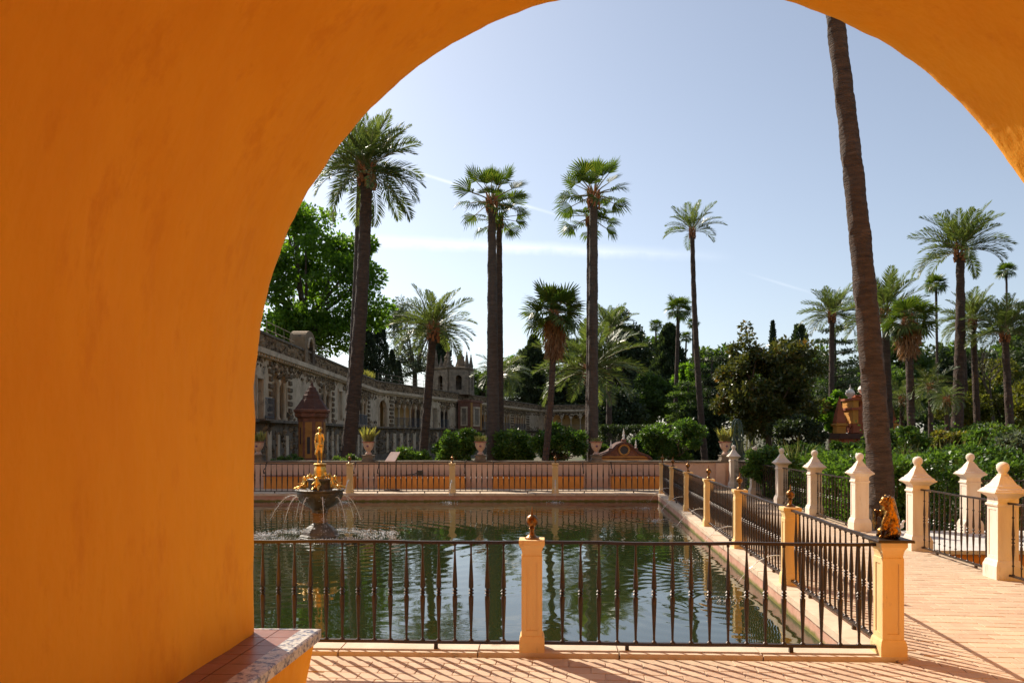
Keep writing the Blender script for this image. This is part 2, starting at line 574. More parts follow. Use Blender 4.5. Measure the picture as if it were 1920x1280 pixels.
def blob(name, caps, voxel, material, parent=None, smooth_it=4):
    """one continuous body from tapered capsules (p0, p1, r0, r1), fused by a voxel remesh"""
    bm = bmesh.new()
    for (p0, p1, r0, r1) in caps:
        p0, p1 = Vector(p0), Vector(p1)
        k = max(2, int((p1 - p0).length / (min(r0, r1) * 0.5)) + 1)
        for i in range(k):
            t = i / (k - 1)
            p = p0.lerp(p1, t)
            r = r0 + (r1 - r0) * t
            bmesh.ops.create_icosphere(bm, subdivisions=2, radius=r, matrix=Matrix.Translation(p))
    me = bpy.data.meshes.new(name + '_source')
    bm.to_mesh(me)
    bm.free()
    o = bpy.data.objects.new(name + '_source', me)
    C.objects.link(o)
    md = o.modifiers.new('remesh', 'REMESH')
    md.mode = 'VOXEL'
    md.voxel_size = voxel
    sm = o.modifiers.new('smooth', 'SMOOTH')
    sm.iterations = smooth_it
    sm.factor = 0.5
    dg = bpy.context.evaluated_depsgraph_get()
    out = bpy.data.meshes.new_from_object(o.evaluated_get(dg))
    bpy.data.objects.remove(o)
    bpy.data.meshes.remove(me)
    out.name = name
    out.materials.clear()
    out.materials.append(material)
    out.polygons.foreach_set('use_smooth', [True] * len(out.polygons))
    return link(bpy.data.objects.new(name, out), parent)


def wob(x, s=1.0):
    return (math.sin(x * 1.7 * s + 0.4) + 0.6 * math.sin(x * 4.1 * s + 1.9) + 0.35 * math.sin(x * 9.3 * s + 0.7)) / 1.95


# ------------------------------------------------------------------ plan of the place
WATER = -0.22
SKEW = 0.0925                                  # the pool's long side runs towards (0.0925, 1)
AX = math.atan(SKEW)


def front_y(x):
    return 6.17 - 0.04 * x


def right_x(y):
    return 3.05 + SKEW * (y - 6.05)


def fence_x(y):
    return 6.14 + 0.08 * (y - 9.27)


FAR_Y = 22.75
WALL_Y = 25.35

# ------------------------------------------------------------------ ground, terrace, pool, water
g = G()
g.add([(-700, -300, -0.5), (700, -300, -0.5), (700, 1500, -0.5), (-700, 1500, -0.5)], [[0, 1, 2, 3]])
ground = tag(g.build('ground', M['soil']), 'dark garden soil spreading under the trees', kind='structure')

KW = 0.16                                      # kerb width from the railing line to the water
g = G()


def quadslab(g, pts, z0, z1):
    g.hexa([(p[0], p[1], z0) for p in pts] + [(p[0], p[1], z1) for p in pts])


# near strip, right path, far strip (mortar bed just under the bricks)
zt = -0.008
quadslab(g, [(-16, -8), (14, -8), (14, front_y(14) - 0.16), (-16, front_y(-16) - 0.16)], -0.49, zt)
near_l, near_r = front_y(3.0) - 0.16, front_y(7) - 0.16
yy0, yy1 = near_r + 0.0, 40.0
quadslab(g, [(right_x(6.05) + 0.12, 6.05 - 0.16), (fence_x(6) + 0.2, front_y(6.0) - 0.16), (fence_x(26) + 0.2, 26), (right_x(26) + 0.12, 26)], -0.49, zt)
quadslab(g, [(-16, FAR_Y + 0.14), (right_x(FAR_Y) + 0.3, FAR_Y + 0.14), (right_x(26) + 0.3, 26), (-16, 26)], -0.485, zt - 0.002)
terrace = tag(g.build('pavement', M['mortar']), 'sunlit terrace paving around the pond', kind='structure')

# pool walls: the inner faces under the kerb
pw = thing('pond_wall', 'low red plaster pond wall with green algae along the waterline', 'pond wall', (3.0, 6.1, -0.5))


def strip_box(g, a, b, w0, w1, z0, z1):
    a, b = Vector((*a, 0)), Vector((*b, 0))
    t = (b - a).normalized()
    n = Vector((-t.y, t.x, 0))
    p = [a + n * w0, b + n * w0, b + n * w1, a + n * w1]
    g.hexa([(q.x, q.y, z0) for q in p] + [(q.x, q.y, z1) for q in p])


cr = (right_x(FAR_Y) - KW, FAR_Y - KW)
cn = (right_x(6.05) - KW, 6.05 + KW)
cl = (-14.0, front_y(-14) + KW)
cfl = (-14.0, FAR_Y - KW)
g = G()
strip_box(g, cn, (cr[0], cr[1] + 0.3), -0.26, 0, -0.49, -0.055)
g.build('side_wall', M['pool_wall'], pw)
g = G()
strip_box(g, (cl[0], cl[1]), (cn[0] + 0.26, cn[1]), -0.3, 0, -0.488, -0.055)
g.build('near_wall', M['pool_wall'], pw)
g = G()
strip_box(g, cfl, (cr[0] - 0.002, cr[1]), 0, 0.28, -0.487, -0.055)
g.build('far_wall', M['pool_wall'], pw)


def kerb_run(a, b, w0, w1, z0, z1, n, name='kerb_stone', gap=0.006):
    a, b = Vector((*a, 0)), Vector((*b, 0))
    for i in range(n):
        p0, p1 = a.lerp(b, i / n), a.lerp(b, (i + 1) / n)
        t = (p1 - p0).normalized()
        gg = G()
        j = random.uniform(-0.004, 0.004)
        strip_box(gg, (p0 + t * gap)[:2], (p1 - t * gap)[:2], w0 + random.uniform(-0.004, 0.004), w1 + random.uniform(-0.006, 0.006), z0, z1 + j)
        o = gg.build(name, M['kerb'], pw)


kerb_run(cn, cr, -0.30, 0.03, -0.055, 0.016, 14)
kerb_run((-6.0, front_y(-6) + KW), (cn[0] + 0.28, cn[1]), -0.275, 0.03, -0.055, 0.020, 8)
kerb_run((-14, cfl[1]), (cr[0] - 0.04, cr[1]), -0.03, 0.30, -0.055, 0.018, 15)

jets = []
FX, FY = -3.83, 14.9                           # fountain centre
RP = [6.05 + 2.84 * i for i in range(6)] + [FAR_Y + 0.1]
for y in RP[1:6]:
    jets.append((right_x(y) - 0.75, y + 0.07))
FP = [at(px, 925, FAR_Y).x for px in (463, 656, 848, 1041)]
for x in FP[1:]:
    jets.append((x - 0.05, FAR_Y - 0.85))
g = G()
wy0, wy1 = 6.0, FAR_Y
g.add([(-14.1, front_y(-14) + KW - 0.05, WATER), (cn[0] + 0.05, cn[1] - 0.05, WATER), (cr[0] + 0.05, cr[1] + 0.05, WATER), (-14.1, cr[1] + 0.05, WATER)], [[0, 1, 2, 3]])
cents = [(FX, FY, 0.0034, 16, 0.09)] + [(x, y, 0.0022, 26, 0.9) for (x, y) in jets]
M['water'] = water_mat(cents)
tag(g.build('water', M['water']), 'dark green rippled water of the pond', kind='structure')

# bricks of the terrace, running bond
bricks = []
BW, BH, JT = 0.285, 0.142, 0.006
ca, sa = math.cos(-AX), math.sin(-AX)


def brick_seen(x, y):
    if y < 5.0:
        return False
    px = 960 + x / y * F
    py = 815 + EYE / y * F
    if px > 1990 or px < 540 or py > 1330:
        return False
    if y < front_y(x) - 0.17:
        return True
    return right_x(y) + 0.13 < x < fence_x(y) + 0.1 and y < 24


for j in range(-40, 190):
    for i in range(-60, 60):
        u = (i + (0.5 if j % 2 else 0)) * BW + (0.02 * math.sin(j * 2.3))
        v = 4.6 + j * BH
        x = 3.05 + u * math.cos(AX) + (v - 6.05) * math.sin(AX)
        y = 6.05 - u * math.sin(AX) + (v - 6.05) * math.cos(AX)
        if brick_seen(x, y) and brick_seen(x - 0.14, y) and brick_seen(x + 0.14, y) and brick_seen(x, y + 0.07):
            bricks.append((y, x))
bricks.sort()


def brick_mesh(name):
    a, b, e = BW / 2 - JT / 2, BH / 2 - JT / 2, 0.005
    g_ = G()
    v = [(-a, -b, -0.012), (a, -b, -0.012), (a, b, -0.012), (-a, b, -0.012),
         (-a, -b, -0.003), (a, -b, -0.003), (a, b, -0.003), (-a, b, -0.003),
         (-a + e, -b + e, 0), (a - e, -b + e, 0), (a - e, b - e, 0), (-a + e, b - e, 0)]
    f = [[0, 1, 5, 4], [1, 2, 6, 5], [2, 3, 7, 6], [3, 0, 4, 7], [4, 5, 9, 8], [5, 6, 10, 9], [6, 7, 11, 10], [7, 4, 8, 11], [8, 9, 10, 11]]
    return g_.add(v, f)


BR = []
for k in range(4):
    mk = mat('floor_brick_tone', *[((0.46, 0.315, 0.205), (0.56, 0.40, 0.265)), ((0.49, 0.34, 0.225), (0.58, 0.42, 0.28)), ((0.52, 0.365, 0.24), (0.61, 0.45, 0.30)), ((0.44, 0.295, 0.19), (0.56, 0.39, 0.26))][k],
             scale=3.5, rough=0.85, bump=0.003, bscale=30, spots=(0.40, 0.25, 0.17), spot_scale=6, spot_at=0.63)
    BR.append(brick_mesh('brick').mesh('brick', mk))
far_bricks = G()
bv, bf = brick_mesh('x').v, brick_mesh('x').f
for k, (y, x) in enumerate(bricks):
    tilt = Matrix.Translation((x, y, random.uniform(-0.002, 0.002))) @ Matrix.Rotation(-AX + random.uniform(-0.012, 0.012), 4, 'Z') @ Matrix.Rotation(random.uniform(-0.006, 0.006), 4, 'X')
    if k < 300:
        put('brick', random.choice(BR), terrace, matrix=tilt)
    else:
        far_bricks.add([tilt @ p for p in bv], bf)
tag(far_bricks.build('paving_bricks', M['brick'], terrace), kind='stuff')


# ------------------------------------------------------------------ the orange arch the picture is taken through
AC, AR, SPR = Vector((0.98, 5.0, 0)), 2.71, 2.06
LU, LV = Vector((1, -0.04, 0)), Vector((SKEW, 1, 0))


def arch_p(u, v, z):
    return AC + LU * u + LV * v + Vector((0, 0, z))


arch = thing('arched_passage', 'thick orange plastered archway framing the view of the pond', 'archway', (0.98, 5.0, 0))
prof = []                                      # (u, z, outward normal u, z)
for k in range(12):
    z = SPR * k / 12
    prof.append((-AR, z, -1, 0))
for k in range(161):
    a = PI - PI * k / 160
    prof.append((AR * math.cos(a), SPR + AR * math.sin(a), math.cos(a), math.sin(a)))
for k in range(12):
    z = SPR * (11 - k) / 12
    prof.append((AR, z, 1, 0))
VD = [0.0, -0.012, -0.045, -0.10] + [-0.10 - 7.9 * (k / 40) ** 1.3 for k in range(1, 41)]
ED = [0.07, 0.032, 0.009, 0.0] + [0.0] * 40
g = G()
n_p, n_v = len(prof), len(VD)
edge = []
for j, v in enumerate(VD):
    for i, (u, z, nu, nz_) in enumerate(prof):
        fade = math.exp(v / 0.5)
        q_ = i / 2.5 if 12 <= i < n_p - 12 else i * 0.6
        d = ED[j] + 0.007 * wob(q_ * 0.31) * fade + 0.005 * wob(q_ * 1.13, 1.3) * fade
        d += 0.018 * wob(q_ * 0.16 + v * 1.1) * (1 - fade) + 0.010 * wob(v * 2.3 + q_ * 0.07)
        p = arch_p(u + nu * d, v, max(z + nz_ * d, 0))
        g.v.append(p)
        if j == 0:
            edge.append((u + nu * d, max(z + nz_ * d, 0)))
for j in range(n_v - 1):
    for i in range(n_p - 1):
        a = j * n_p + i
        g.f.append([a, a + n_p, a + n_p + 1, a + 1])
g.build('vault', M['orange'], arch, smooth=True)
ZT = 7.6


def arch_face(v, flip, name):
    g_ = G()
    for i in range(n_p - 1):
        (ua, za), (ub, zb) = edge[i], edge[i + 1]
        if i < 12:
            q = [(-12, za), (ua, za), (ub, zb), (-12, zb)]
        elif i >= n_p - 13:
            q = [(ua, za), (14, za), (14, zb), (ub, zb)]
        else:
            q = [(ua, za), (ub, zb), (ub, ZT), (ua, ZT)]
        g_.add([arch_p(u, v, z) for u, z in q], [[3, 2, 1, 0] if not flip else [0, 1, 2, 3]])
    zl, zr = edge[12][1], edge[n_p - 13][1]
    g_.add([arch_p(u, v, z) for u, z in [(-12, zl), (edge[12][0], zl), (edge[12][0], ZT), (-12, ZT)]], [[0, 1, 2, 3]])
    g_.add([arch_p(u, v, z) for u, z in [(edge[n_p - 13][0], zr), (14, zr), (14, ZT), (edge[n_p - 13][0], ZT)]], [[0, 1, 2, 3]])
    return g_.build(name, M['orange'], arch)


arch_face(0.0, False, 'outer_face')
arch_face(VD[-1], True, 'inner_face')
g = G()
g.hexa([arch_p(u, v, z) for z in (ZT, ZT + 0.3) for u, v in ((-12.1, VD[-1] - 0.1), (14.1, VD[-1] - 0.1), (14.1, 0.15), (-12.1, 0.15))])
g.build('roof_slab', M['orange'], arch)

# bench along the left side of the passage
bench = thing('masonry_bench', 'orange masonry bench with terracotta top and blue tiled edge inside the arch', 'bench', arch_p(-2.5, -1.5, 0))
g = G()
g.hexa([arch_p(*q) for q in [(-2.80, -5, 0), (-2.40, -5, 0), (-2.40, -0.02, 0), (-2.80, -0.02, 0), (-2.80, -5, 0.395), (-2.33, -5, 0.395), (-2.33, 0.02, 0.395), (-2.80, 0.02, 0.395)]])
g.build('bench_body', M['orange'], bench)
TT = (-2.735, -2.585, -2.435, -2.375)
for k in range(26):
    v1 = 0.03 - k * 0.19
    for c in range(2):
        g = G()
        e = 0.003
        g.hexa([arch_p(*q) for z in (0.395, 0.448) for q in [(TT[c] + e - (0.05 if c == 0 else 0), v1 - 0.19 + e, z), (TT[c + 1] - e, v1 - 0.19 + e, z), (TT[c + 1] - e, v1 - e, z), (TT[c] + e - (0.05 if c == 0 else 0), v1 - e, z)]])
        g.build('top_tile', M['tile_red'], bench)
M['azulejo'] = mat('glazed_edge_tile', (0.46, 0.42, 0.36), (0.66, 0.60, 0.52), scale=16, rough=0.35, spots=(0.05, 0.06, 0.13), spot_scale=24, spot_at=0.47, bump=0.004, bscale=30)
for k in range(26):
    v1 = 0.034 - k * 0.19
    g = G()
    e = 0.002
    pr = [(-2.433, 0.452), (-2.312, 0.452), (-2.300, 0.440), (-2.302, 0.378), (-2.433, 0.378)]
    a = [arch_p(u, v1 - e, z) for u, z in pr]
    b = [arch_p(u, v1 - 0.19 + e, z) for u, z in pr]
    g.add(a + b, [[0, 1, 2, 3, 4][::-1], [5, 6, 7, 8, 9]] + [[i, (i + 1) % 5, 5 + (i + 1) % 5, 5 + i] for i in range(5)])
    g.build('edge_tile', M['azulejo'], bench)
g = G()
g.hexa([arch_p(*q) for z in (0.39, 0.450) for q in [(-2.80, 0.033, z), (-2.300, 0.036, z), (-2.302, 0.06, z), (-2.80, 0.06, z)]])
g.build('end_tile', M['azulejo'], bench)

# ------------------------------------------------------------------ posts and iron railings round the pond
BALU = [(0.075, .021), (.092, .021), (.104, .010), (.16, .0105), (.40, .0205), (.452, .0215), (.464, .012), (.478, .025), (.490, .013), (.502, .025), (.516, .012), (.528, .0215), (.58, .020), (.80, .0085), (.868, .0075), (.872, .013), (.89, .013)]
bal_main = G().lathe([(r, z) for z, r in BALU], 8).mesh('baluster', M['iron'], True)
BALF = [(.06, .018), (.075, .018), (.085, .008), (.17, .008), (.185, .016), (.20, .008), (.42, .0165), (.455, .010), (.468, .022), (.48, .011), (.50, .011), (.512, .022), (.525, .010), (.56, .0165), (.76, .008), (.775, .016), (.79, .008), (.93, .009)]
bal_fence = G().lathe([(r, z) for z, r in BALF], 6).mesh('baluster', M['iron'], True)


def railing(a, b, n, label, group, bal, ztop, zbot, half=0.02, end=(0.13, 0.13)):
    a, b = Vector((*a, 0)), Vector((*b, 0))
    t = (b - a).normalized()
    ang = math.atan2(t.y, t.x)
    mid = (a + b) / 2
    o = thing('iron_railing', label, 'railing', mid, group)
    for nm, zc, hh, hw in (('top_rail', ztop, 0.012, half), ('bottom_rail', zbot, 0.012, half)):
        g_ = G()
        L = (b - a).length
        k = 12
        sag = 0.006 if nm == 'top_rail' else 0.003
        nrm = Vector((-t.y, t.x, 0))
        rows = []
        for i in range(k + 1):
            p = a + t * (0.06 + (L - 0.12) * i / k)
            zz = zc + sag * wob(i * 0.6 + a.x)
            rows.append([p - nrm * hw + Vector((0, 0, zz - hh)), p + nrm * hw + Vector((0, 0, zz - hh)), p + nrm * hw * 0.8 + Vector((0, 0, zz + hh)), p - nrm * hw * 0.8 + Vector((0, 0, zz + hh))])
        for i in range(k + 1):
            g_.v += rows[i]
        for i in range(k):
            for q in range(4):
                x0, x1 = i * 4 + q, i * 4 + (q + 1) % 4
                g_.f.append([x0, x1, x1 + 4, x0 + 4])
        g_.f += [[3, 2, 1, 0], [k * 4, k * 4 + 1, k * 4 + 2, k * 4 + 3]]
        g_.build(nm, M['iron'], o)
    for i in range(n):
        L = (b - a).length
        p = a + t * (end[0] + (L - end[0] - end[1]) * i / (n - 1))
        put('baluster', bal, o, (p.x, p.y, 0), random.uniform(0, 6))
    for s in (0.27, 0.73):
        p = a.lerp(b, s)
        g_ = G().lathe([(0.016, 0.0), (0.014, zbot - 0.01)], square=True, rot=ang)
        put('foot', g_.mesh('foot', M['iron']), o, (p.x, p.y, 0.015))
    return o


def framed_shaft(g, h0, h1, w, ang=0):
    """square shaft with a sunk panel on each side"""
    c = w - 0.008
    g.box(-c, c, -c, c, h0, h1)
    fr = 0.045
    for s in (0, 1, 2, 3):
        gg = G()
        gg.box(-w, w, -w, -c + 0.002, h0, h0 + fr)
        gg.box(-w, w, -w, -c + 0.002, h1 - fr, h1)
        gg.box(-w, -w + fr, -w, -c + 0.002, h0 + fr, h1 - fr)
        gg.box(w - fr, w, -w, -c + 0.002, h0 + fr, h1 - fr)
        rot = Matrix.Rotation(s * PI / 2, 3, 'Z')
        k = 0.0006 * s
        gg.move(lambda p: rot @ p * (1 - 0))
        g.add([(p.x * (1 + k), p.y * (1 + k), p.z) for p in gg.v], gg.f)


pm = {}
g = G().lathe([(.120, 0), (.120, .10), (.112, .135), (.104, .15)], square=True)
pm['base'] = g.mesh('post_base', M['pale_post'])
g = G()
framed_shaft(g, .15, .80, .098)
pm['shaft'] = g.mesh('post_shaft', M['pale_post'])
g = G().lathe([(.098, .80), (.092, .806), (.094, .83), (.102, .862), (.116, .885), (.122, .89), (.122, .925), (.118, .93)], square=True)
pm['cap'] = g.mesh('post_cap', M['pale_post'])
FIN = [(.06, .0), (.06, .012), (.048, .018), (.030, .034), (.020, .05), (.019, .075), (.026, .08), (.026, .088), (.018, .094), (.030, .104), (.048, .122), (.054, .145), (.050, .168), (.034, .188), (.016, .198), (.012, .206), (.012, .215), (.006, .25), (.001, .275)]
pm['finial'] = G().lathe(FIN, 14).mesh('finial', M['bronze_dark'], True)


def pond_post(x, y, label, finial=True, group='plastered posts round the pond', ang=-AX):
    o = thing('railing_post', label, 'post', (x, y, 0), group)
    for nm, k in (('post_base', 'base'), ('post_shaft', 'shaft'), ('post_cap', 'cap')):
        last = put(nm, pm[k], o, (x, y, 0), ang, (.86, .86, 1))
    if finial:
        put('finial', pm['finial'], last, (x, y, 0.93), random.uniform(0, 3))
    return o


RG = 'iron railings round the pond'
px0, px1 = 0.165, 3.05
pond_post(px0, front_y(px0), 'orange-lit plaster post with dark bronze ball in the middle of the near railing', ang=-0.04)
corner = pond_post(px1, front_y(px1), 'orange-lit near corner post carrying the gilded seated lion', finial=False, ang=-0.05)
g = G().lathe([(.142, .931), (.142, .944), (.138, .952)], square=True)
put('iron_plate', g.mesh('iron_plate', M['iron']), corner, (px1, front_y(px1), 0), -0.05)
xl = -2.78
pond_post(xl, front_y(xl), 'plaster post of the near railing hidden behind the arch side', ang=-0.04)
railing((xl, front_y(xl)), (px0, front_y(px0)), 20, 'near iron railing between the orange wall and the middle post', RG, bal_main, .9, .075, end=(0.155, 0.235))
railing((px0, front_y(px0)), (px1, front_y(px1)), 17, 'near iron railing between the middle post and the lion post', RG, bal_main, .9, .075, end=(0.25, 0.235))
ordn = ['first', 'second', 'third', 'fourth', 'fifth']
for i, y in enumerate(RP):
    if 0 < i < 6:
        pond_post(right_x(y), y, f'{ordn[i - 1]} ball-topped post behind the lion post along the pond side')
pond_post(right_x(RP[6]), RP[6], 'far right corner post of the pond with bronze ball')
for i in range(6):
    a, b = RP[i], RP[i + 1]
    railing((right_x(a), a), (right_x(b), b), 17, f'iron railing of the pond side, {(["nearest"] + ordn[1:] + ["sixth and farthest"])[i]} section from the lion post', RG, bal_main, .9, .075, end=(0.24, 0.24))
for i, x in enumerate(FP):
    pond_post(x, FAR_Y, ['far railing post at the left behind the arch edge', 'far railing post just right of the fountain', 'far railing post below the pair of tall palms', 'far railing post with a water jet left of the far corner'][i], ang=0)
for i in range(4):
    a = FP[i]
    b = FP[i + 1] if i < 3 else right_x(RP[6])
    railing((a, FAR_Y), (b, FAR_Y + (0.1 if i == 3 else 0)), 17, ['far iron railing section behind the fountain', 'far iron railing section in front of the information lectern', 'far iron railing section below the skirted palm', 'far iron railing section ending at the far right corner'][i], RG, bal_main, .9, .075, end=(0.24, 0.24))

# ------------------------------------------------------------------ white posts and railings along the garden
wm = {}
wm['base'] = G().lathe([(.195, -.3), (.195, .16), (.185, .18), (.170, .22), (.155, .235)], square=True).mesh('post_base', M['white_post'])
g = G()
framed_shaft(g, .235, .90, .150)
wm['shaft'] = g.mesh('post_shaft', M['white_post'])
wm['cap'] = G().lathe([(.150, .90), (.168, .905), (.172, .925), (.160, .935), (.150, .945), (.150, 1.00), (.168, 1.02), (.205, 1.045), (.235, 1.06), (.245, 1.066), (.245, 1.082), (.228, 1.088), (.218, 1.105), (.190, 1.125), (.178, 1.128), (.172, 1.145), (.150, 1.162), (.128, 1.182), (.110, 1.208), (.094, 1.236), (.078, 1.258), (.062, 1.276), (.054, 1.30)], square=True).mesh('post_cap', M['white_post'])
wm['ball'] = G().lathe([(.048, 1.295), (.046, 1.315), (.055, 1.33), (.068, 1.352), (.073, 1.382), (.068, 1.412), (.05, 1.436), (.025, 1.448), (.004, 1.452)], 14).mesh('ball', M['white_post'], True)


def white_post(x, y, label):
    o = thing('garden_post', label, 'post', (x, y, 0), 'white posts along the garden')
    for nm, k in (('post_base', 'base'), ('post_shaft', 'shaft'), ('post_cap', 'cap')):
        last = put(nm, wm[k], o, (x, y, 0), -AX + random.uniform(-.01, .01), (.82, .82, 1))
    put('ball', wm['ball'], last, (x, y, 0))
    return o


WG = 'iron railings along the garden'
WP = [6.9, 9.35, 11.65, 14.0, 16.6, 19.2, 22.0, 24.9]
WLAB = ['white post right of the picture edge', 'nearest white post with pyramid cap at the right edge', 'white pyramid-capped post just right of the garden opening',
        'white pyramid-capped post left of the opening beside the thick palm trunk', 'second white post left of the garden opening', 'third white post left of the garden opening, leaves beside it',
        'fourth white post left of the opening, half covered by leaves', 'farthest white post beside the clay urn']
for i, y in enumerate(WP):
    white_post(fence_x(y), y, WLAB[i])
for i, lab in ((0, 'garden railing running out at the right picture edge'), (1, 'garden railing between the two nearest white posts'), (3, 'garden railing left of the opening, nearest section'),
               (4, 'garden railing left of the opening, middle section'), (5, 'leaf-covered garden railing section by the hedge'), (6, 'farthest garden railing section near the clay urn')):
    railing((fence_x(WP[i]), WP[i]), (fence_x(WP[i + 1]), WP[i + 1]), 13, lab, WG, bal_fence, .945, .06, half=0.017, end=(0.22, 0.22))
# small bridge to the garden behind the opening
br = thing('garden_bridge', 'pale stone slab bridging from the path into the garden', 'bridge', (8, 12.6, -0.5))
g = G()
g.box(6.62, 12.0, 11.55, 13.95, -0.06, 0.0)
g.build('slab', M['marble'], br)
g = G()
g.box(6.66, 11.9, 11.62, 13.9, -0.495, -0.06)
g.build('side_wall', M['orange_panel'], br)
white_post(8.42, 13.72, 'white post standing alone on the garden bridge, hedge behind')
white_post(11.1, 13.72, 'white post beyond the picture edge on the bridge')
railing((8.42, 13.72), (11.1, 13.72), 13, 'short railing on the far side of the garden bridge', WG, bal_fence, .945, .06, half=0.017, end=(0.24, 0.24))

# ------------------------------------------------------------------ far wall with benches
fw = thing('parapet_wall', 'pink plastered parapet wall with dark coping behind the pond', 'wall', (-2, WALL_Y, 0))
g = G()
g.box(-16, 8.4, WALL_Y, WALL_Y + 0.35, -0.48, 0.84)
g.build('wall_body', M['pink'], fw)
for k in range(16):
    x0 = -16 + k * 1.535
    g = G()
    g.box(x0 + 0.006, x0 + 1.53, WALL_Y - 0.05, WALL_Y + 0.40, 0.84, 0.905 + random.uniform(-.004, .004))
    g.build('coping_stone', M['ledge'], fw)
for px in (1350, 1375):
    x = at(px, 900, WALL_Y).x
    g = G()
    g.box(x - 0.16, x + 0.16, WALL_Y - 0.09, WALL_Y + 0.002, -0.1, 0.835)
    g.build('pilaster', M['pink'], fw)
blab = ['orange wall bench behind the fountain', 'orange wall bench behind the information lectern', 'orange wall bench below the skirted palm', 'orange wall bench nearest the far right corner']
for i, (a, b) in enumerate(((502, 668), (712, 872), (925, 1092), (1145, 1236))):
    xa, xb = at(a, 900, WALL_Y).x, at(b, 900, WALL_Y).x
    bo = thing('wall_bench', blab[i], 'bench', ((xa + xb) / 2, WALL_Y - 0.3, 0), 'benches along the parapet wall')
    g = G()
    g.box(xa, xb, WALL_Y - 0.42, WALL_Y - 0.003, -0.1, 0.40)
    g.build('bench_body', M['orange_panel'], bo)
    g = G()
    g.box(xa - 0.03, xb + 0.03, WALL_Y - 0.46, WALL_Y - 0.004, 0.40, 0.435)
    g.build('seat_slab', M['tile_red'], bo)
    for x in (xa, xb):
        pts = [(x, WALL_Y - 0.02, 0.88), (x, WALL_Y - 0.10, 0.86), (x, WALL_Y - 0.16, 0.78), (x, WALL_Y - 0.22, 0.68), (x, WALL_Y - 0.36, 0.64), (x, WALL_Y - 0.43, 0.58), (x, WALL_Y - 0.41, 0.50), (x, WALL_Y - 0.35, 0.49), (x, WALL_Y - 0.34, 0.54)]
        g = G()
        g.tube(pts, 0.017, 6)
        g.build('armrest', M['iron'], bo, True)

# clay urns on the parapet
urn_prof = [(.10, 0), (.13, .02), (.13, .05), (.085, .09), (.075, .13), (.10, .17), (.155, .24), (.19, .33), (.205, .42), (.215, .46), (.235, .465), (.235, .495), (.20, .50)]
urn_me = G().lathe(urn_prof, 18).mesh('urn_body', M['clay'], True)
rim_me = G().lathe([(.205, .455), (.24, .46), (.245, .475), (.245, .50), (.215, .505), (.205, .49)], 18).mesh('rim', M['tile_red'], True)
ped_me = G().lathe([(.20, 0), (.20, .05), (.175, .06), (.175, .15), (.20, .17), (.20, .20)], square=True).mesh('pedestal', M['ledge'])
med_me = G().lathe([(.001, -.012), (.03, -.012), (.045, 0), (.03, .012), (.001, .012)], 8).move(lambda p: (p.x, p.z, p.y)).mesh('medallion', M['clay_mark'], True)


def urn(px, lab, plant=True, h=0.45):
    p = at(px, 860, WALL_Y + 0.18)
    o = thing('clay_urn', lab, 'urn', (p.x, p.y, .90), 'urns on the parapet wall')
    put('pedestal', ped_me, o, (p.x, p.y, .902))
    ub = put('urn_body', urn_me, o, (p.x, p.y, 1.10), 0, (.93, .93, .93))
    put('rim', rim_me, ub, (p.x, p.y, 1.10), 0, (.93, .93, .93))
    put('medallion', med_me, ub, (p.x, p.y - .17, 1.41))
    if plant:
        n = 110
        a = rng.uniform(0, 2 * PI, n)
        rr = rng.uniform(0, .15, n)
        P = np.stack([p.x + rr * np.cos(a), p.y + rr * np.sin(a), np.full(n, 1.52)], 1)
        D = np.stack([np.cos(a) * .3, np.sin(a) * .3, np.ones(n)], 1) + rng.normal(size=(n, 3)) * .12
        put('plant', fast_quads('plant', leaves(P, D, rng.uniform(h * .5, h, n), .12), M['succulent']), o)


urn(484, 'clay urn on the wall at the edge of the arch')
urn(691, 'clay urn with upright succulent right of the gilded statue', h=.62)
urn(901, 'clay urn on the wall left of the pair of tall palms', h=.3)
urn(1118, 'clay urn on the wall at the foot of the single tall palm', h=.22)
urn(1360, 'clay urn with yellow succulent near the far white post', h=.62)

# information lectern on the far terrace
p = at(735, 920, 24.0)
le = thing('information_lectern', 'slanted pink information panel on two thin dark legs behind far railing', 'lectern', (p.x, p.y, 0))
for sx in (-.14, .14):
    G().tube([(p.x + sx, p.y, 0), (p.x + sx, p.y, 1.06)], .014, 6).build('leg', M['iron'], le)
G().box(p.x - .24, p.x + .24, p.y - .12, p.y + .12, 0.0, .03).build('base_plate', M['iron'], le)
g = G()
g.hexa([(p.x - .20, p.y - .2, .93), (p.x + .12, p.y - .2, .93), (p.x + .24, p.y + .16, 1.22), (p.x - .06, p.y + .16, 1.22), (p.x - .20, p.y - .2, .95), (p.x + .12, p.y - .2, .95), (p.x + .24, p.y + .16, 1.24), (p.x - .06, p.y + .16, 1.24)])
g.build('sign_panel', M['panel'], le)
# dark bag on the bench
p = at(786, 893, WALL_Y - 0.4)
bag = thing('shoulder_bag', 'small black bag with a long thin strap on the orange bench', 'bag', (p.x, p.y, .435))
g = G().box(p.x - .08, p.x + .09, p.y - .03, p.y + .10, .437, .60)
g.build('bag_body', M['black'], bag)
G().tube([(p.x - .02, p.y, .55), (p.x - .2, p.y - .03, .47), (p.x - .42, p.y - .02, .455)], .014, 6).build('strap', M['black'], bag)

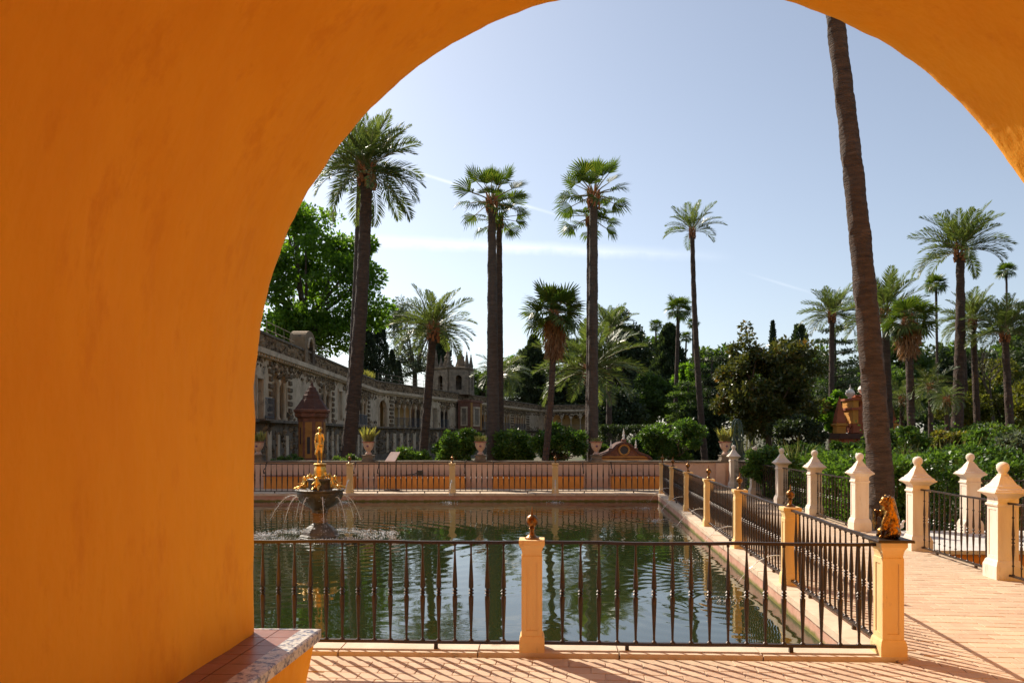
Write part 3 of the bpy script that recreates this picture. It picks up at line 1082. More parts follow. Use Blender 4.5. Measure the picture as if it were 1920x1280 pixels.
# ------------------------------------------------------------------ fountain
fo = thing('fountain', 'dark stone bowl fountain on a stepped foot standing in the pond', 'fountain', (FX, FY, -0.5))
g = G().lathe([(.40, -.5), (.40, -.21), (.37, -.185), (.35, -.185), (.33, -.13), (.27, -.06), (.19, .0), (.14, .03), (.14, .05)], 8, (FX, FY, 0), rot=PI / 8)
g.build('foot', M['stone_dark'], fo)
g = G().lathe([(.13, .05), (.125, .07), (.112, .08), (.112, .20), (.13, .21), (.13, .24)], square=True, c=(FX, FY, 0))
g.build('pillar', mat('ochre_stone', (.16, .085, .035), (.3, .17, .07), scale=8, rough=.8), fo)
g = G().lathe([(.12, .22), (.15, .25), (.155, .30), (.19, .335), (.26, .375), (.34, .44), (.405, .52), (.44, .59), (.45, .63), (.44, .65), (.475, .665), (.485, .70), (.46, .712), (.40, .70), (.36, .68)], 24, (FX, FY, 0))
for q in g.v:
    a = math.atan2(q.y - FY, q.x - FX)
    if .30 < q.z < .61:
        k = 1 + .05 * math.cos(a * 12)
        q.x, q.y = FX + (q.x - FX) * k, FY + (q.y - FY) * k
g.build('bowl', M['stone_dark'], fo, True)
g = G().lathe([(.24, .66), (.24, .70), (.225, .71), (.225, .86), (.25, .875), (.25, .91), (.2, .92)], 8, (FX, FY, 0), rot=PI / 8)
g.build('plinth', M['stone_dark'], fo)
g = G().lathe([(.14, .915), (.14, .935), (.105, .96), (.10, 1.0), (.115, 1.06), (.11, 1.12), (.095, 1.16), (.125, 1.185), (.13, 1.21), (.10, 1.222)], 16, (FX, FY, 0))
for q in g.v:
    a = math.atan2(q.y - FY, q.x - FX)
    if .95 < q.z < 1.18:
        k = 1 + .08 * math.cos(a * 6)
        q.x, q.y = FX + (q.x - FX) * k, FY + (q.y - FY) * k
g.build('gilded_drum', M['gold'], fo, True)


def cherub_caps(r=1.0):
    return [((0, 0, .06), (.0, 0, .16), .05, .048), ((0, 0, .22), (0.0, 0, .235), .042, .040), ((.02, -.03, .055), (.11, -.045, .06), .032, .026), ((.11, -.045, .06), (.20, -.05, .03), .024, .016),
            ((.02, .03, .055), (.10, .05, .07), .032, .026), ((.10, .05, .07), (.17, .06, .02), .024, .016), ((.0, -.05, .16), (.05, -.085, .11), .02, .017), ((.05, -.085, .11), (.11, -.07, .13), .016, .013),
            ((.0, .05, .16), (.05, .085, .11), .02, .017), ((.05, .085, .11), (.10, .06, .09), .016, .013)]


ch_o = blob('cherub', cherub_caps(), .011, M['gold'])
ch_me = ch_o.data
bpy.data.objects.remove(ch_o)
for k in range(6):
    a = -PI / 2 + k * PI / 3 + 0.05
    put('cherub', ch_me, fo, (FX + .31 * math.cos(a), FY + .31 * math.sin(a), .70), a)
for k in range(6):
    a = k * PI / 3 + 0.1
    g = G().lathe([(.02, .91), (.03, .92), (.015, .94), (.03, .96), (.036, .985), (.02, 1.01), (.012, 1.02), (.004, 1.04)], 10, (FX + .19 * math.cos(a), FY + .19 * math.sin(a), 0))
    g.build('gilded_vase', M['gold'], fo, True)
st = thing('statue', 'gilded standing figure with one bent knee on top of the fountain', 'statue', (FX, FY, 1.22))
S = lambda x, y, z: (FX + x, FY + y, 1.222 + z)
H = [((0.005, 0, .40), (-.01, 0, .47), .055, .062), ((-.01, 0, .47), (-.015, 0, .56), .062, .066), ((-.055, 0, .575), (.03, 0, .58), .03, .03), ((-.01, 0, .59), (-.003, 0, .63), .024, .022),
     ((0, -.005, .655), (.004, -.008, .672), .042, .044), ((0, -.035, .648), (0, -.04, .65), .02, .018), ((.025, -.0, .38), (.035, -.03, .21), .048, .036), ((.035, -.03, .21), (.03, .0, .04), .033, .020), ((.03, 0, .035), (.035, -.05, .012), .02, .014),
     ((-.03, 0, .38), (-.055, -.05, .215), .048, .034), ((-.055, -.05, .215), (-.05, .045, .06), .031, .02), ((-.05, .045, .06), (-.055, .02, .012), .02, .015),
     ((-.075, 0, .565), (-.10, .01, .44), .028, .023), ((-.10, .01, .44), (-.085, -.03, .33), .021, .016), ((-.085, -.03, .33), (-.08, -.04, .30), .016, .014),
     ((.055, 0, .57), (.085, -.01, .46), .028, .022), ((.085, -.01, .46), (.085, -.08, .39), .020, .015), ((.085, -.08, .39), (.085, -.11, .385), .016, .012),
     ((-.055, .02, .34), (-.10, .02, .18), .03, .022), ((.02, .02, .37), (.05, .03, .27), .045, .03), ((-.04, .0, .37), (.04, -.02, .36), .052, .05)]
blob('figure', [(S(*a), S(*b), r0 * .86, r1 * .86) for a, b, r0, r1 in H], .0105, M['gold'], st, 3)
G().lathe([(.05, .672), (.048, .69), (.03, .712), (.008, .722)], 12, (FX, FY - .005, 1.222)).build('helmet', M['gold'], st, True)
G().tube([S(.085, -.11, .30), S(.088, -.11, .52)], .006, 6).build('staff', M['gold'], st)


# water jets and splashes
def jet(p0, vel, name, label, group, r=.008, seed=0, drops=60):
    rr = random.Random(seed)
    g_ = G()
    p0, vel = Vector(p0), Vector(vel)
    tm = (vel.z + math.sqrt(vel.z ** 2 + 2 * 9.8 * (p0.z - WATER))) / 9.8
    pts, rad = [], []
    k = 14
    for i in range(k + 1):
        t = tm * 0.8 * i / k
        pts.append(p0 + vel * t + Vector((rr.uniform(-.004, .004), rr.uniform(-.004, .004), -4.9 * t * t)) * (1))
        rad.append(r * (1.0 - .55 * i / k) * rr.uniform(.65, 1.25))
    o = thing(name, label, 'water jet', p0, group)
    g_.tube(pts, rad, 5)
    g_.build('stream', M['drops'], o, True)
    g_ = G()
    for i in range(drops):
        t = tm * (rr.random() ** .6)
        sc = .012 + .05 * (t / tm)
        p_ = p0 + vel * t + Vector((rr.gauss(0, sc), rr.gauss(0, sc), -4.9 * t * t + rr.gauss(0, sc)))
        if p_.z < WATER:
            continue
        q = rr.uniform(.002, .0065)
        g_.add([p_ + Vector(d) * q for d in ((1, 0, 0), (0, 1, 0), (-1, 0, 0), (0, -1, 0), (0, 0, 1.5), (0, 0, -1.5))], [[0, 1, 4], [1, 2, 4], [2, 3, 4], [3, 0, 4], [1, 0, 5], [2, 1, 5], [3, 2, 5], [0, 3, 5]])
    end = p0 + vel * tm
    for i in range(drops):
        a, d = rr.uniform(0, 2 * PI), abs(rr.gauss(0, .13))
        p_ = Vector((end.x + d * math.cos(a) * 1.3, end.y + d * math.sin(a), WATER + .004 + abs(rr.gauss(0, .018))))
        q = rr.uniform(.003, .011)
        g_.add([p_ + Vector(d_) * q for d_ in ((1, 0, 0), (0, 1, 0), (-1, 0, 0), (0, -1, 0), (0, 0, .8), (0, 0, -.8))], [[0, 1, 4], [1, 2, 4], [2, 3, 4], [3, 0, 4], [1, 0, 5], [2, 1, 5], [3, 2, 5], [0, 3, 5]])
    tag(g_.build('droplets', M['drops'], o), kind='stuff')
    return o


jl = ['water jet arching to the right from the fountain bowl', 'short water jet at the back right of the bowl', 'water jet falling behind the fountain on the right', 'water jet falling behind the fountain on the left', 'short water jet at the back left of the bowl',
      'wide water jet arching to the left from the bowl', 'water jet falling at the left front of the fountain', 'water jet falling just left of the fountain pillar', 'water jet falling just right of the fountain pillar', 'water jet falling at the right front of the bowl']
for k in range(10):
    a = k * 2 * PI / 10 + .03
    sp = 1.0 if k == 0 else (1.45 if k == 5 else .78)
    jet((FX + .45 * math.cos(a), FY + .45 * math.sin(a), .56), (sp * math.cos(a), sp * math.sin(a), .45 if k != 5 else .6), 'water_jet', jl[k], 'jets of the fountain', .0105, k, 170 if k == 5 else 110)
for i, (x, y) in enumerate(jets[:5]):
    jet((right_x(y) - .10, y, .34), (-1.75, .1, .25), 'water_jet', f'thin jet from the {ordn[i]} side post into the pond', 'jets from the pond posts', .0055, 40 + i, 70)
for i, (x, y) in enumerate(jets[5:]):
    jet((x + .05, FAR_Y - .1, .42), (-.12, -1.5, .1), 'water_jet', ['thin jet from the far post right of the fountain', 'thin jet from the far post below the palm pair', 'thin jet from the far post left of the corner'][i], 'jets from the pond posts', .012, 50 + i, 90)

# foam around the fountain
g = G()
rr = random.Random(5)
for i in range(1000):
    a = rr.gauss(0, .75) + (PI if rr.random() < .55 else 0)
    d = rr.gauss(1.0, .17) + (.15 if abs(math.cos(a)) > .8 else 0)
    q = rr.uniform(.003, .013)
    p_ = Vector((FX + d * math.cos(a) * 1.1, FY + d * math.sin(a), WATER + .003 + abs(rr.gauss(0, .012))))
    g.add([p_ + Vector(d_) * q for d_ in ((1.6, 0, 0), (0, 1, 0), (-1.6, 0, 0), (0, -1, 0), (0, 0, .7))], [[0, 1, 4], [1, 2, 4], [2, 3, 4], [3, 0, 4]])
tag(g.build('foam', M['drops']), 'white splashes and foam on the water round the fountain', kind='stuff')

# ------------------------------------------------------------------ gilded lion on the corner post, white duck behind
cx, cyy = px1, front_y(px1)
li = thing('lion_statue', 'gilded bronze seated lion on the near corner post', 'statue', (cx, cyy, .952))
L = lambda x, y, z: (cx + x * .72 - .006, cyy + y * .9, .953 + z)
lion = [((.035, 0, .05), (.03, 0, .15), .078, .072), ((.03, 0, .15), (.005, 0, .235), .068, .058), ((.005, 0, .235), (.0, 0, .285), .056, .05), ((-.005, 0, .295), (-.03, 0, .305), .042, .038), ((-.03, 0, .295), (-.068, 0, .283), .030, .022),
        ((.03, .0, .305), (.045, 0, .2), .036, .05), ((-.02, -.045, .20), (-.075, -.045, .12), .032, .022), ((-.075, -.045, .12), (-.085, -.045, .02), .021, .017), ((-.085, -.045, .018), (-.112, -.045, .014), .018, .014),
        ((-.02, .045, .20), (-.085, .045, .19), .032, .024), ((-.085, .045, .19), (-.105, .04, .215), .022, .02), ((.02, -.06, .06), (-.035, -.07, .045), .048, .034), ((-.035, -.07, .03), (-.07, -.07, .016), .026, .017), ((.02, .06, .06), (-.035, .07, .045), .048, .034), ((-.035, .07, .03), (-.07, .07, .016), .026, .017),
        ((.085, -.02, .02), (.10, -.05, .05), .016, .014), ((.0, -.035, .335), (.0, -.04, .345), .014, .010), ((.0, .035, .335), (.0, .04, .345), .014, .010)]
blob('lion_body', [(L(*a), L(*b), r0, r1) for a, b, r0, r1 in lion], .008, M['bronze'], li, 3)
g = G()
pr = [(-.105, .02, .10), (-.105, .02, .21), (-.108, .055, .235), (-.105, .09, .21), (-.105, .09, .10), (-.105, .055, .06)]
g.add([L(*q) for q in pr] + [L(q[0] - .014, q[1], q[2]) for q in pr], [[0, 1, 2, 3, 4, 5], [11, 10, 9, 8, 7, 6]] + [[i, (i + 1) % 6, 6 + (i + 1) % 6, 6 + i] for i in range(6)])
g.build('shield', M['bronze'], li)
p = at(1686, 992, 13.6)
du = thing('white_duck', 'small white duck with red bill standing on the slab behind the lion', 'duck', (p.x, p.y, 0))
Dk = lambda x, y, z: (p.x + x, p.y + y, z)
blob('duck_body', [(Dk(*a), Dk(*b), r0, r1) for a, b, r0, r1 in [((-.09, 0, .16), (.0, 0, .12), .03, .055), ((.0, 0, .12), (.04, 0, .13), .055, .045), ((.04, 0, .14), (.075, 0, .21), .03, .02), ((.075, 0, .215), (.085, 0, .22), .024, .022), ((-.13, 0, .20), (-.09, 0, .16), .012, .03)]], .01, M['white'], du)
G().tube([Dk(.10, 0, .222), Dk(.14, 0, .212)], [.014, .009], 6).build('bill', M['beak'], du)
for sy in (-.025, .025):
    G().tube([Dk(.0, sy, .09), Dk(.005, sy, .01), Dk(.03, sy, .004)], .006, 5).build('leg', M['beak'], du)

# ------------------------------------------------------------------ the long rustic gallery
class Seg:
    def __init__(s, a, b):
        s.O = Vector((*a, 0))
        d = Vector((*b, 0)) - s.O
        s.L = d.length
        s.T = d.normalized()
        s.N = Vector((s.T.y, -s.T.x, 0))

    def m(s, q):
        return s.O + s.T * q[0] + s.N * q[1] + Vector((0, 0, q[2]))


SA = Seg((-12.1, 29.0), (-12.5, 68.7))
SB = Seg((-12.5, 68.7), (4.6, 125.0))
SC = Seg((4.6, 125.0), (18.0, 120.4))
gal = thing('gallery_building', 'long two-storey rustic stone gallery with loggias curving behind the garden', 'building', (-12.3, 50, -.5))


def wall_with_openings(seg, s0, s1, z0, z1, d0, d1, ops, name, m, parent=None):
    """ops: (centre, width, bottom, springing, arched)"""
    xs = {s0, s1}
    for (c, w, zb, zs, ar) in ops:
        k = 10 if ar else 1
        for i in range(k + 1):
            xs.add(c - w / 2 * math.cos(PI * i / k) if ar else c - w / 2 + w * i / k)
    xs = sorted(x for x in xs if s0 <= x <= s1)
    g_ = G()

    def hx(xa, xb, za0, zb0, za1, zb1):
        g_.hexa([seg.m(q) for q in [(xa, d1, za0), (xb, d1, zb0), (xb, d0, zb0), (xa, d0, za0), (xa, d1, za1), (xb, d1, zb1), (xb, d0, zb1), (xa, d0, za1)]])
    for xa, xb in zip(xs[:-1], xs[1:]):
        if xb - xa < 1e-4:
            continue
        mid = (xa + xb) / 2
        op = next((o for o in ops if abs(mid - o[0]) < o[1] / 2), None)
        if not op:
            hx(xa, xb, z0, z0, z1, z1)
            continue
        c, w, zb, zs, ar = op
        tp = lambda x: zs + (math.sqrt(max(0, (w / 2) ** 2 - (x - c) ** 2)) if ar else 0)
        if zb > z0 + .01:
            hx(xa, xb, z0, z0, zb, zb)
        if tp(mid) < z1 - .01:
            hx(xa, xb, tp(xa), tp(xb), z1, z1)
    return g_.build(name, m, parent or gal)


def slab(seg, s0, s1, d0, d1, z0, z1, name, m, parent=None):
    g_ = G()
    g_.hexa([seg.m(q) for z in (z0, z1) for q in [(s0, d1, z), (s1, d1, z), (s1, d0, z), (s0, d0, z)]])
    return g_.build(name, m, parent or gal)


def stones(seg, s0, s1, z0, z1, d, n, name='rough_stonework', rmin=.07, rmax=.2, m=None, avoid=()):
    g_ = G()
    rr_ = random.Random(int(s0 * 31 + z0 * 7 + n))
    for _ in range(n):
        s_, z_ = rr_.uniform(s0, s1), rr_.uniform(z0, z1)
        if any(a[0] < s_ < a[1] and a[2] < z_ < a[3] for a in avoid):
            continue
        r_ = rr_.uniform(rmin, rmax)
        k = [rr_.uniform(.6, 1.25) for _ in range(6)]
        v = [(r_ * k[0] * 1.2, 0, 0), (0, r_ * k[1] * .7, 0), (-r_ * k[2] * 1.2, 0, 0), (0, -r_ * k[3] * .5, 0), (0, 0, r_ * k[4]), (0, 0, -r_ * k[5])]
        a_ = rr_.uniform(-.5, .5)
        v = [(x * math.cos(a_) - z * math.sin(a_), y, x * math.sin(a_) + z * math.cos(a_)) for x, y, z in v]
        g_.add([seg.m((s_ + x, d + y, z_ + z)) for x, y, z in v], [[0, 1, 4], [1, 2, 4], [2, 3, 4], [3, 0, 4], [1, 0, 5], [2, 1, 5], [3, 2, 5], [0, 3, 5]])
    o = g_.build(name, m or M['rough'], gal)
    o['kind'] = 'stuff'
    return o


ZF, ZL, ZC, ZP, ZTOP = -.5, 2.55, 5.55, 5.95, 6.8
col_me = G().lathe([(.17, 0), (.17, .08), (.13, .12), (.11, .16), (.105, .9), (.10, 1.72), (.13, 1.76), (.13, 1.80), (.17, 1.86), (.20, 1.92), (.20, 2.0)], 8).mesh('column', M['facade'], True)
quoin_me = {}


def quoin(seg, s, w, z0, z1, d, n):
    h = (z1 - z0) / n
    for i in range(n):
        big = i % 2 == 0
        ww = w * (1.0 if big else .66)
        k = (round(ww, 2), round(h, 2))
        if k not in quoin_me:
            a, b, c = ww / 2, .12, h * .36
            gg = G().lathe([(1, -1), (1, 1)], square=True)
            gg.v, gg.f = [], []
            v = [(-a, 0, -c), (a, 0, -c), (a, 0, c), (-a, 0, c), (-a * .86, b, -c * .7), (a * .86, b * 1.15, -c * .75), (a * .88, b, c * .72), (-a * .84, b * 1.1, c * .75)]
            gg.add(v, [[4, 5, 6, 7], [0, 1, 5, 4], [1, 2, 6, 5], [2, 3, 7, 6], [3, 0, 4, 7]])
            quoin_me[k] = gg.mesh('quoin_stone', M['rough'])
        p_ = seg.m((s, d - .02, z0 + (i + .5) * h))
        mt = Matrix(((seg.T.x, seg.N.x, 0, p_.x), (seg.T.y, seg.N.y, 0, p_.y), (0, 0, 1, p_.z), (0, 0, 0, 1)))
        put('quoin_stone', quoin_me[k], gal, matrix=mt)


def loggia(seg, s0, s1, n, inner='loggia', rail=True, sw=.55, nst=None):
    w = (s1 - s0) / n
    ops = [(s0 + w * (i + .5), w * .74, ZL + .12, 4.62, True) for i in range(n)]
    wall_with_openings(seg, s0, s1, 4.5, ZC, -.3, 0, [(c, ww, 4.5, 4.56, True) for c, ww, *_ in ops], 'arcade', M['facade'])
    for i in range(n + 1):
        ss = min(max(s0 + w * i, s0 + .14), s1 - .14)
        p_ = seg.m((ss, -.12, ZL + .02))
        put('column', col_me, gal, (p_.x, p_.y, p_.z), 0, (1, 1, 1.0))
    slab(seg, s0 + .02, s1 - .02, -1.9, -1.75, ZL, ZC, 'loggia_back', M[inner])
    slab(seg, s0 + .02, s1 - .02, -1.75, -.32, ZL - .05, ZL + .02, 'loggia_floor', M['ledge'])
    slab(seg, s0 + .02, s1 - .02, -1.75, -.32, ZC - .08, ZC, 'loggia_ceiling', M['facade'])
    k = nst or int((s1 - s0) * 26)
    stones(seg, s0, s1, 4.75, ZC, .02, k, avoid=[(c - ww * .36, c + ww * .36, 4.4, 4.6 + ww * .42) for c, ww, *_ in ops])
    if rail:
        g_ = G()
        for z in (ZL + .12, ZL + .92):
            g_.tube([seg.m((s0 + .1, .02, z)), seg.m((s1 - .1, .02, z))], .018, 4)
        for i in range(int((s1 - s0) / .16)):
            ss = s0 + .1 + i * .16
            g_.tube([seg.m((ss, .02, ZL + .1)), seg.m((ss, .02, ZL + .92))], .011, 4, False)
        o = g_.build('balcony_railing', M['blue_iron'], gal)


def plaster_bay(seg, s0, s1, win=None, arched=False, sill=ZL + .02, head=4.5, ww=.9, inner='dark'):
    c = win if win is not None else None
    ops = [(c, ww, sill, head, arched)] if c is not None else []
    bay = wall_with_openings(seg, s0, s1, ZL, ZC, -.35, 0, ops, 'wall_bay', M['facade'])
    if s1 - s0 > 1.5:
        av = [(c - ww, c + ww, 0, head + ww * .7)] if c is not None else []
        stones(seg, s0, s1, 5.0, ZC, .0, int((s1 - s0) * 9), avoid=av)
        stones(seg, s0, s1, ZL + .05, ZL + .5, .0, int((s1 - s0) * 5), avoid=av)
    if c is not None:
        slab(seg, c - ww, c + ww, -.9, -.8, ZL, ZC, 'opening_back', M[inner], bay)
        for sgn in (-1, 1):
            slab(seg, c + sgn * (ww / 2 + .09) - .06, c + sgn * (ww / 2 + .09) + .06, .002, .06, sill, head, 'window_jamb', M['facade'], bay)
        if not arched:
            slab(seg, c - ww / 2 - .2, c + ww / 2 + .2, .002, .08, head + .003, head + .14, 'window_head', M['facade'], bay)


def lower_storey(seg, s0, s1, step=1.5):
    slab(seg, s0, s1, -.4, -.06, ZF, ZL - .15, 'lower_wall', M['ledge'])
    n = int((s1 - s0) / step)
    for i in range(n):
        c = s0 + (i + .5) * (s1 - s0) / n
        r_ = random.Random(i * 7 + int(s0 * 10))
        if r_.random() < .75:
            w = r_.uniform(.35, .75)
            slab(seg, c - w / 2, c + w / 2, -.06, .03, .1, 1.9 + r_.uniform(-.2, .2), 'niche_panel', M['facade'])
        else:
            quoin(seg, c, .7, 0, 2.3, -.03, 7)
    stones(seg, s0, s1, 0, 2.4, -.05, int((s1 - s0) * 20), rmin=.06, rmax=.22)


def run(seg, s0, s1):
    """ledge, cornice and parapet along a stretch"""
    slab(seg, s0, s1, -.4, .28, ZL - .15, ZL, 'ledge', M['ledge'])
    slab(seg, s0, s1, -.4, .16, ZC, ZC + .14, 'frieze', M['facade'])
    slab(seg, s0, s1, -.4, .34, ZC + .14, ZC + .40, 'cornice', M['facade'])
    slab(seg, s0, s1, -.4, .06, ZC + .40, ZTOP - .12, 'parapet', M['rough'])
    slab(seg, s0, s1, -.45, .16, ZTOP - .12, ZTOP, 'parapet_coping', M['ledge'])
    stones(seg, s0, s1, ZC + .45, ZTOP - .18, .06, int((s1 - s0) * 13), rmin=.07, rmax=.2)
    for i in range(int((s1 - s0) / .42)):
        ss = s0 + .2 + i * .42
        slab(seg, ss, ss + .16, .162, .27, ZC + .02, ZC + .138, 'corbel', M['facade']) if ss < 36 and seg is SA else None


for seg, a, b in ((SA, 0, 20), (SA, 20, SA.L - .01), (SB, 0, 20), (SB, 20, 40), (SB, 40, SB.L), (SC, 0, SC.L)):
    run(seg, a, b)
    lower_storey(seg, a, b)
    slab(seg, a, b, -2.6, -2.3, ZF, ZTOP - .2, 'rear_wall', M['ledge'])
# segment A (s = depth - 29)
plaster_bay(SA, 0, 5.6)
plaster_bay(SA, 5.6, 8.3, win=7.0, ww=.8, inner='dark')
G_ = G()
for z in (ZL + .1, ZL + 1.0):
    G_.tube([SA.m((6.3, .5, z)), SA.m((7.7, .5, z))], .018, 4)
for i in range(12):
    G_.tube([SA.m((6.35 + i * .12, .5, ZL)), SA.m((6.35 + i * .12, .5, ZL + 1.0))], .012, 4, False)
G_.build('balcony_railing', M['blue_iron'], gal)
slab(SA, 6.2, 7.8, .28, .56, ZL - .08, ZL, 'balcony_slab', M['ledge'])
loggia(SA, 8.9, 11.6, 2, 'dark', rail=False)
quoin(SA, 8.6, .62, ZL, ZC, .0, 8)
quoin(SA, 12.0, .7, ZL, ZC, .0, 8)
plaster_bay(SA, 8.3, 8.9)
plaster_bay(SA, 11.6, 18.4)
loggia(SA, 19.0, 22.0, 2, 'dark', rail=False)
plaster_bay(SA, 18.4, 19.0)
quoin(SA, 18.7, .6, ZL, ZC, .0, 8)
quoin(SA, 22.3, .6, ZL, ZC, .0, 8)
plaster_bay(SA, 22.0, 27.5, win=24.6, ww=1.0, sill=ZL + .3, head=4.9)
loggia(SA, 27.5, 35.3, 5, 'facade')
quoin(SA, 35.8, .9, ZL, ZC, .0, 8)
plaster_bay(SA, 35.3, SA.L)
# segment B
plaster_bay(SB, 0, 3.0, win=1.4, arched=True, ww=1.5, head=4.3, inner='loggia')
quoin(SB, 3.1, .9, ZL, ZC, .01, 8)
plaster_bay(SB, 3.0, 3.7)
loggia(SB, 3.7, 11.6, 6, 'loggia')
plaster_bay(SB, 11.6, 12.4)
quoin(SB, 12.0, .8, ZL, ZC, .0, 8)
plaster_bay(SB, 12.4, 15.4, win=13.9, ww=1.1, head=4.7)
loggia(SB, 15.4, 18.2, 2, 'dark')
plaster_bay(SB, 18.2, 27.0)
for a in (27.0, 35.5, 44.0):
    loggia(SB, a, a + 6.6, 5, 'loggia')
    plaster_bay(SB, a + 6.6, a + 8.5)
    quoin(SB, a + 7.1, .7, ZL, ZC, .0, 8)
    quoin(SB, a + 8.0, .7, ZL, ZC, .0, 8)
plaster_bay(SB, 52.5, SB.L)
loggia(SC, 0.6, 8.6, 5, 'loggia')
plaster_bay(SC, 0, .6)
plaster_bay(SC, 8.6, SC.L)
for k in range(3):
    quoin(SC, 9.4 + k * 1.5, 1.2, 0, ZC, .0, 14)

# arched niche standing on the parapet
s0 = 15.6
o = wall_with_openings(SA, s0 - 1.15, s0 + 1.15, ZTOP - .9, ZTOP + .55, -.7, .22, [(s0, 1.0, ZTOP - .7, ZTOP + .1, True)], 'niche_block', M['rough'])
g = G()
pts = []
for i in range(13):
    a = PI * i / 12
    pts.append((s0 - 1.15 * math.cos(a), ZTOP + .55 + .62 * math.sin(a)))
g.add([SA.m((x, .22, z)) for x, z in pts] + [SA.m((x, -.7, z)) for x, z in pts], [list(range(13))[::-1], list(range(13, 26))] + [[i, i + 1, 14 + i, 13 + i] for i in range(12)])
g.build('niche_gable', M['rough'], gal)
g = G()
g.tube([SA.m((s0 - .66 * math.cos(PI * i / 12), .25, ZTOP + .1 + .66 * math.sin(PI * i / 12))) for i in range(13)], .07, 5)
g.build('niche_arch_moulding', M['facade'], gal)
slab(SA, s0 - .6, s0 + .6, -.55, -.4, ZTOP - .8, ZTOP + .7, 'niche_back', M['ledge'])
g = G().lathe([(.16, 0), (.18, .35), (.13, .5), (.19, .75), (.16, .95), (.07, 1.0), (.1, 1.1), (.08, 1.24), (.01, 1.28)], 10)
g.move(lambda q: q + SA.m((s0, -.12, ZTOP - .7)))
g.build('niche_figure', M['facade'], gal, True)
# thin handrail on the roof walk
for seg, a, b in ((SA, 9, 14), (SA, 17.5, 23), (SB, 1.0, 17.5)):
    g = G()
    for z in (ZTOP + .35, ZTOP + .75):
        g.tube([seg.m((a, -.3, z)), seg.m((b, -.3, z))], .022, 4)
    for i in range(int((b - a) / 1.5) + 1):
        g.tube([seg.m((a + i * 1.5, -.3, ZTOP - .05)), seg.m((a + i * 1.5, -.3, ZTOP + .75))], .022, 4)
    g.build('roof_handrail', M['grey_stone'], gal)
n = 260
P = np.array([tuple(SA.m((rng.uniform(36, 39.5), rng.uniform(-.6, -.1), ZTOP))) for _ in range(n)])
put('roof_plants', fast_quads('roof_plants', leaves(P, np.array([0, 0, 1.0]) + rng.normal(size=(n, 3)) * .3, rng.uniform(.3, .8, n), .12), M['succulent']), gal)

# turret with pinnacles
tw = SB.m((22.6, -1.2, 0))
tu = thing('turret', 'small grey stone turret with four pinnacles standing on the gallery', 'turret', (tw.x, tw.y, ZTOP))
TSeg = lambda a, b: Seg(a, b)
hw = 2.35
hex_ = [(tw.x + hw * math.cos(R(20) + k * PI / 3), tw.y + hw * math.sin(R(20) + k * PI / 3)) for k in range(6)]
for k in range(6):
    sg = Seg(hex_[(k + 1) % 6], hex_[k])
    ops = [(sg.L / 2, .75, ZTOP + .35, ZTOP + 1.7, True)]
    wall_with_openings(sg, 0, sg.L, ZTOP - .2, ZTOP + 2.7, -.25, 0, ops, 'turret_wall', M['grey_stone'], tu)
    for sgn in (-.52, .52):
        slab(sg, sg.L / 2 + sgn - .07, sg.L / 2 + sgn + .07, .002, .09, ZTOP + .1, ZTOP + 2.3, 'pilaster', M['facade'], tu)
    slab(sg, .1, .32, .003, .06, ZTOP - .15, ZTOP + 2.65, 'quoin_strip', M['rough'], tu)
G().lathe([(hw + .06, ZTOP + 2.7), (hw + .30, ZTOP + 2.9), (hw + .34, ZTOP + 3.05), (hw + .1, ZTOP + 3.1)], 6, (tw.x, tw.y, 0), rot=R(20)).build('turret_cornice', M['grey_stone'], tu)
G().lathe([(1.2, ZTOP - .1), (1.2, ZTOP + 2.68)], 6, (tw.x, tw.y, 0), rot=R(20)).build('turret_core', M['ledge'], tu)
pin = [(.30, 0), (.30, .35), (.36, .4), (.30, .48), (.22, .9), (.13, 1.5), (.16, 1.55), (.06, 1.75), (.09, 1.85), (.01, 2.2)]
for k, sc in ((0, .85), (1, .9), (2, .8), (3, 1.0), (4, .85), (5, .9)):
    x, y = hex_[k]
    G().lathe([(r_ * .9, ZTOP + 3.05 + z * sc) for r_, z in pin], 8, (tw.x + (x - tw.x) * .93, tw.y + (y - tw.y) * .93, 0)).build('pinnacle', M['ledge'], tu)
for dx, w, h in ((-.75, .62, 1.5), (.9, .7, 1.7)):
    g = G().lathe([(w, 3.05), (w * .95, 3.4), (w * .7, 3.9), (w * .6, 3.95), (w * .55, 4.3), (w * .7, 4.36), (w * .4, 4.55), (w * .12, 4.9), (w * .2, 5.0), (.01, 5.3)], 6, (tw.x + dx, tw.y - .3, ZTOP - .02))
    g.build('roof_gable', M['rough'], tu)
# red oriel bay below the turret
rb = thing('red_oriel', 'red and orange plastered oriel with white window frame on the gallery', 'oriel window', tuple(SB.m((22.5, .6, ZL))))
ob_ = slab(SB, 20.0, 24.0, .35, 1.9, ZL - .25, ZC + .1, 'oriel_body', M['kiosk_red'], rb)
slab(SB, 19.9, 24.1, .3, 2.05, ZC + .1, ZC + .35, 'oriel_cornice', M['kiosk_red'], rb)
for ss in (20.32, 23.68):
    slab(SB, ss - .3, ss + .3, 1.903, 1.97, ZL - .2, ZC + .05, 'corner_strip', M['kiosk_ochre'], rb)
for (a, b, z0_, z1_) in ((20.9, 21.15, 3.0, 4.9), (22.85, 23.1, 3.0, 4.9)):
    slab(SB, a, b, 1.905, 2.02, z0_, z1_, 'window_frame', M['facade'], rb)
slab(SB, 20.9, 23.1, 1.906, 2.03, 4.9, 5.12, 'window_frame', M['facade'], rb)
slab(SB, 20.9, 23.1, 1.906, 2.03, 2.8, 3.0, 'window_frame', M['facade'], rb)
slab(SB, 21.15, 22.85, 1.904, 1.94, 3.0, 4.9, 'pane', M['grey_stone'], ob_)
sg = Seg(tuple(SB.m((20.0, 1.9, 0)))[:2], tuple(SB.m((20.0, .35, 0)))[:2])
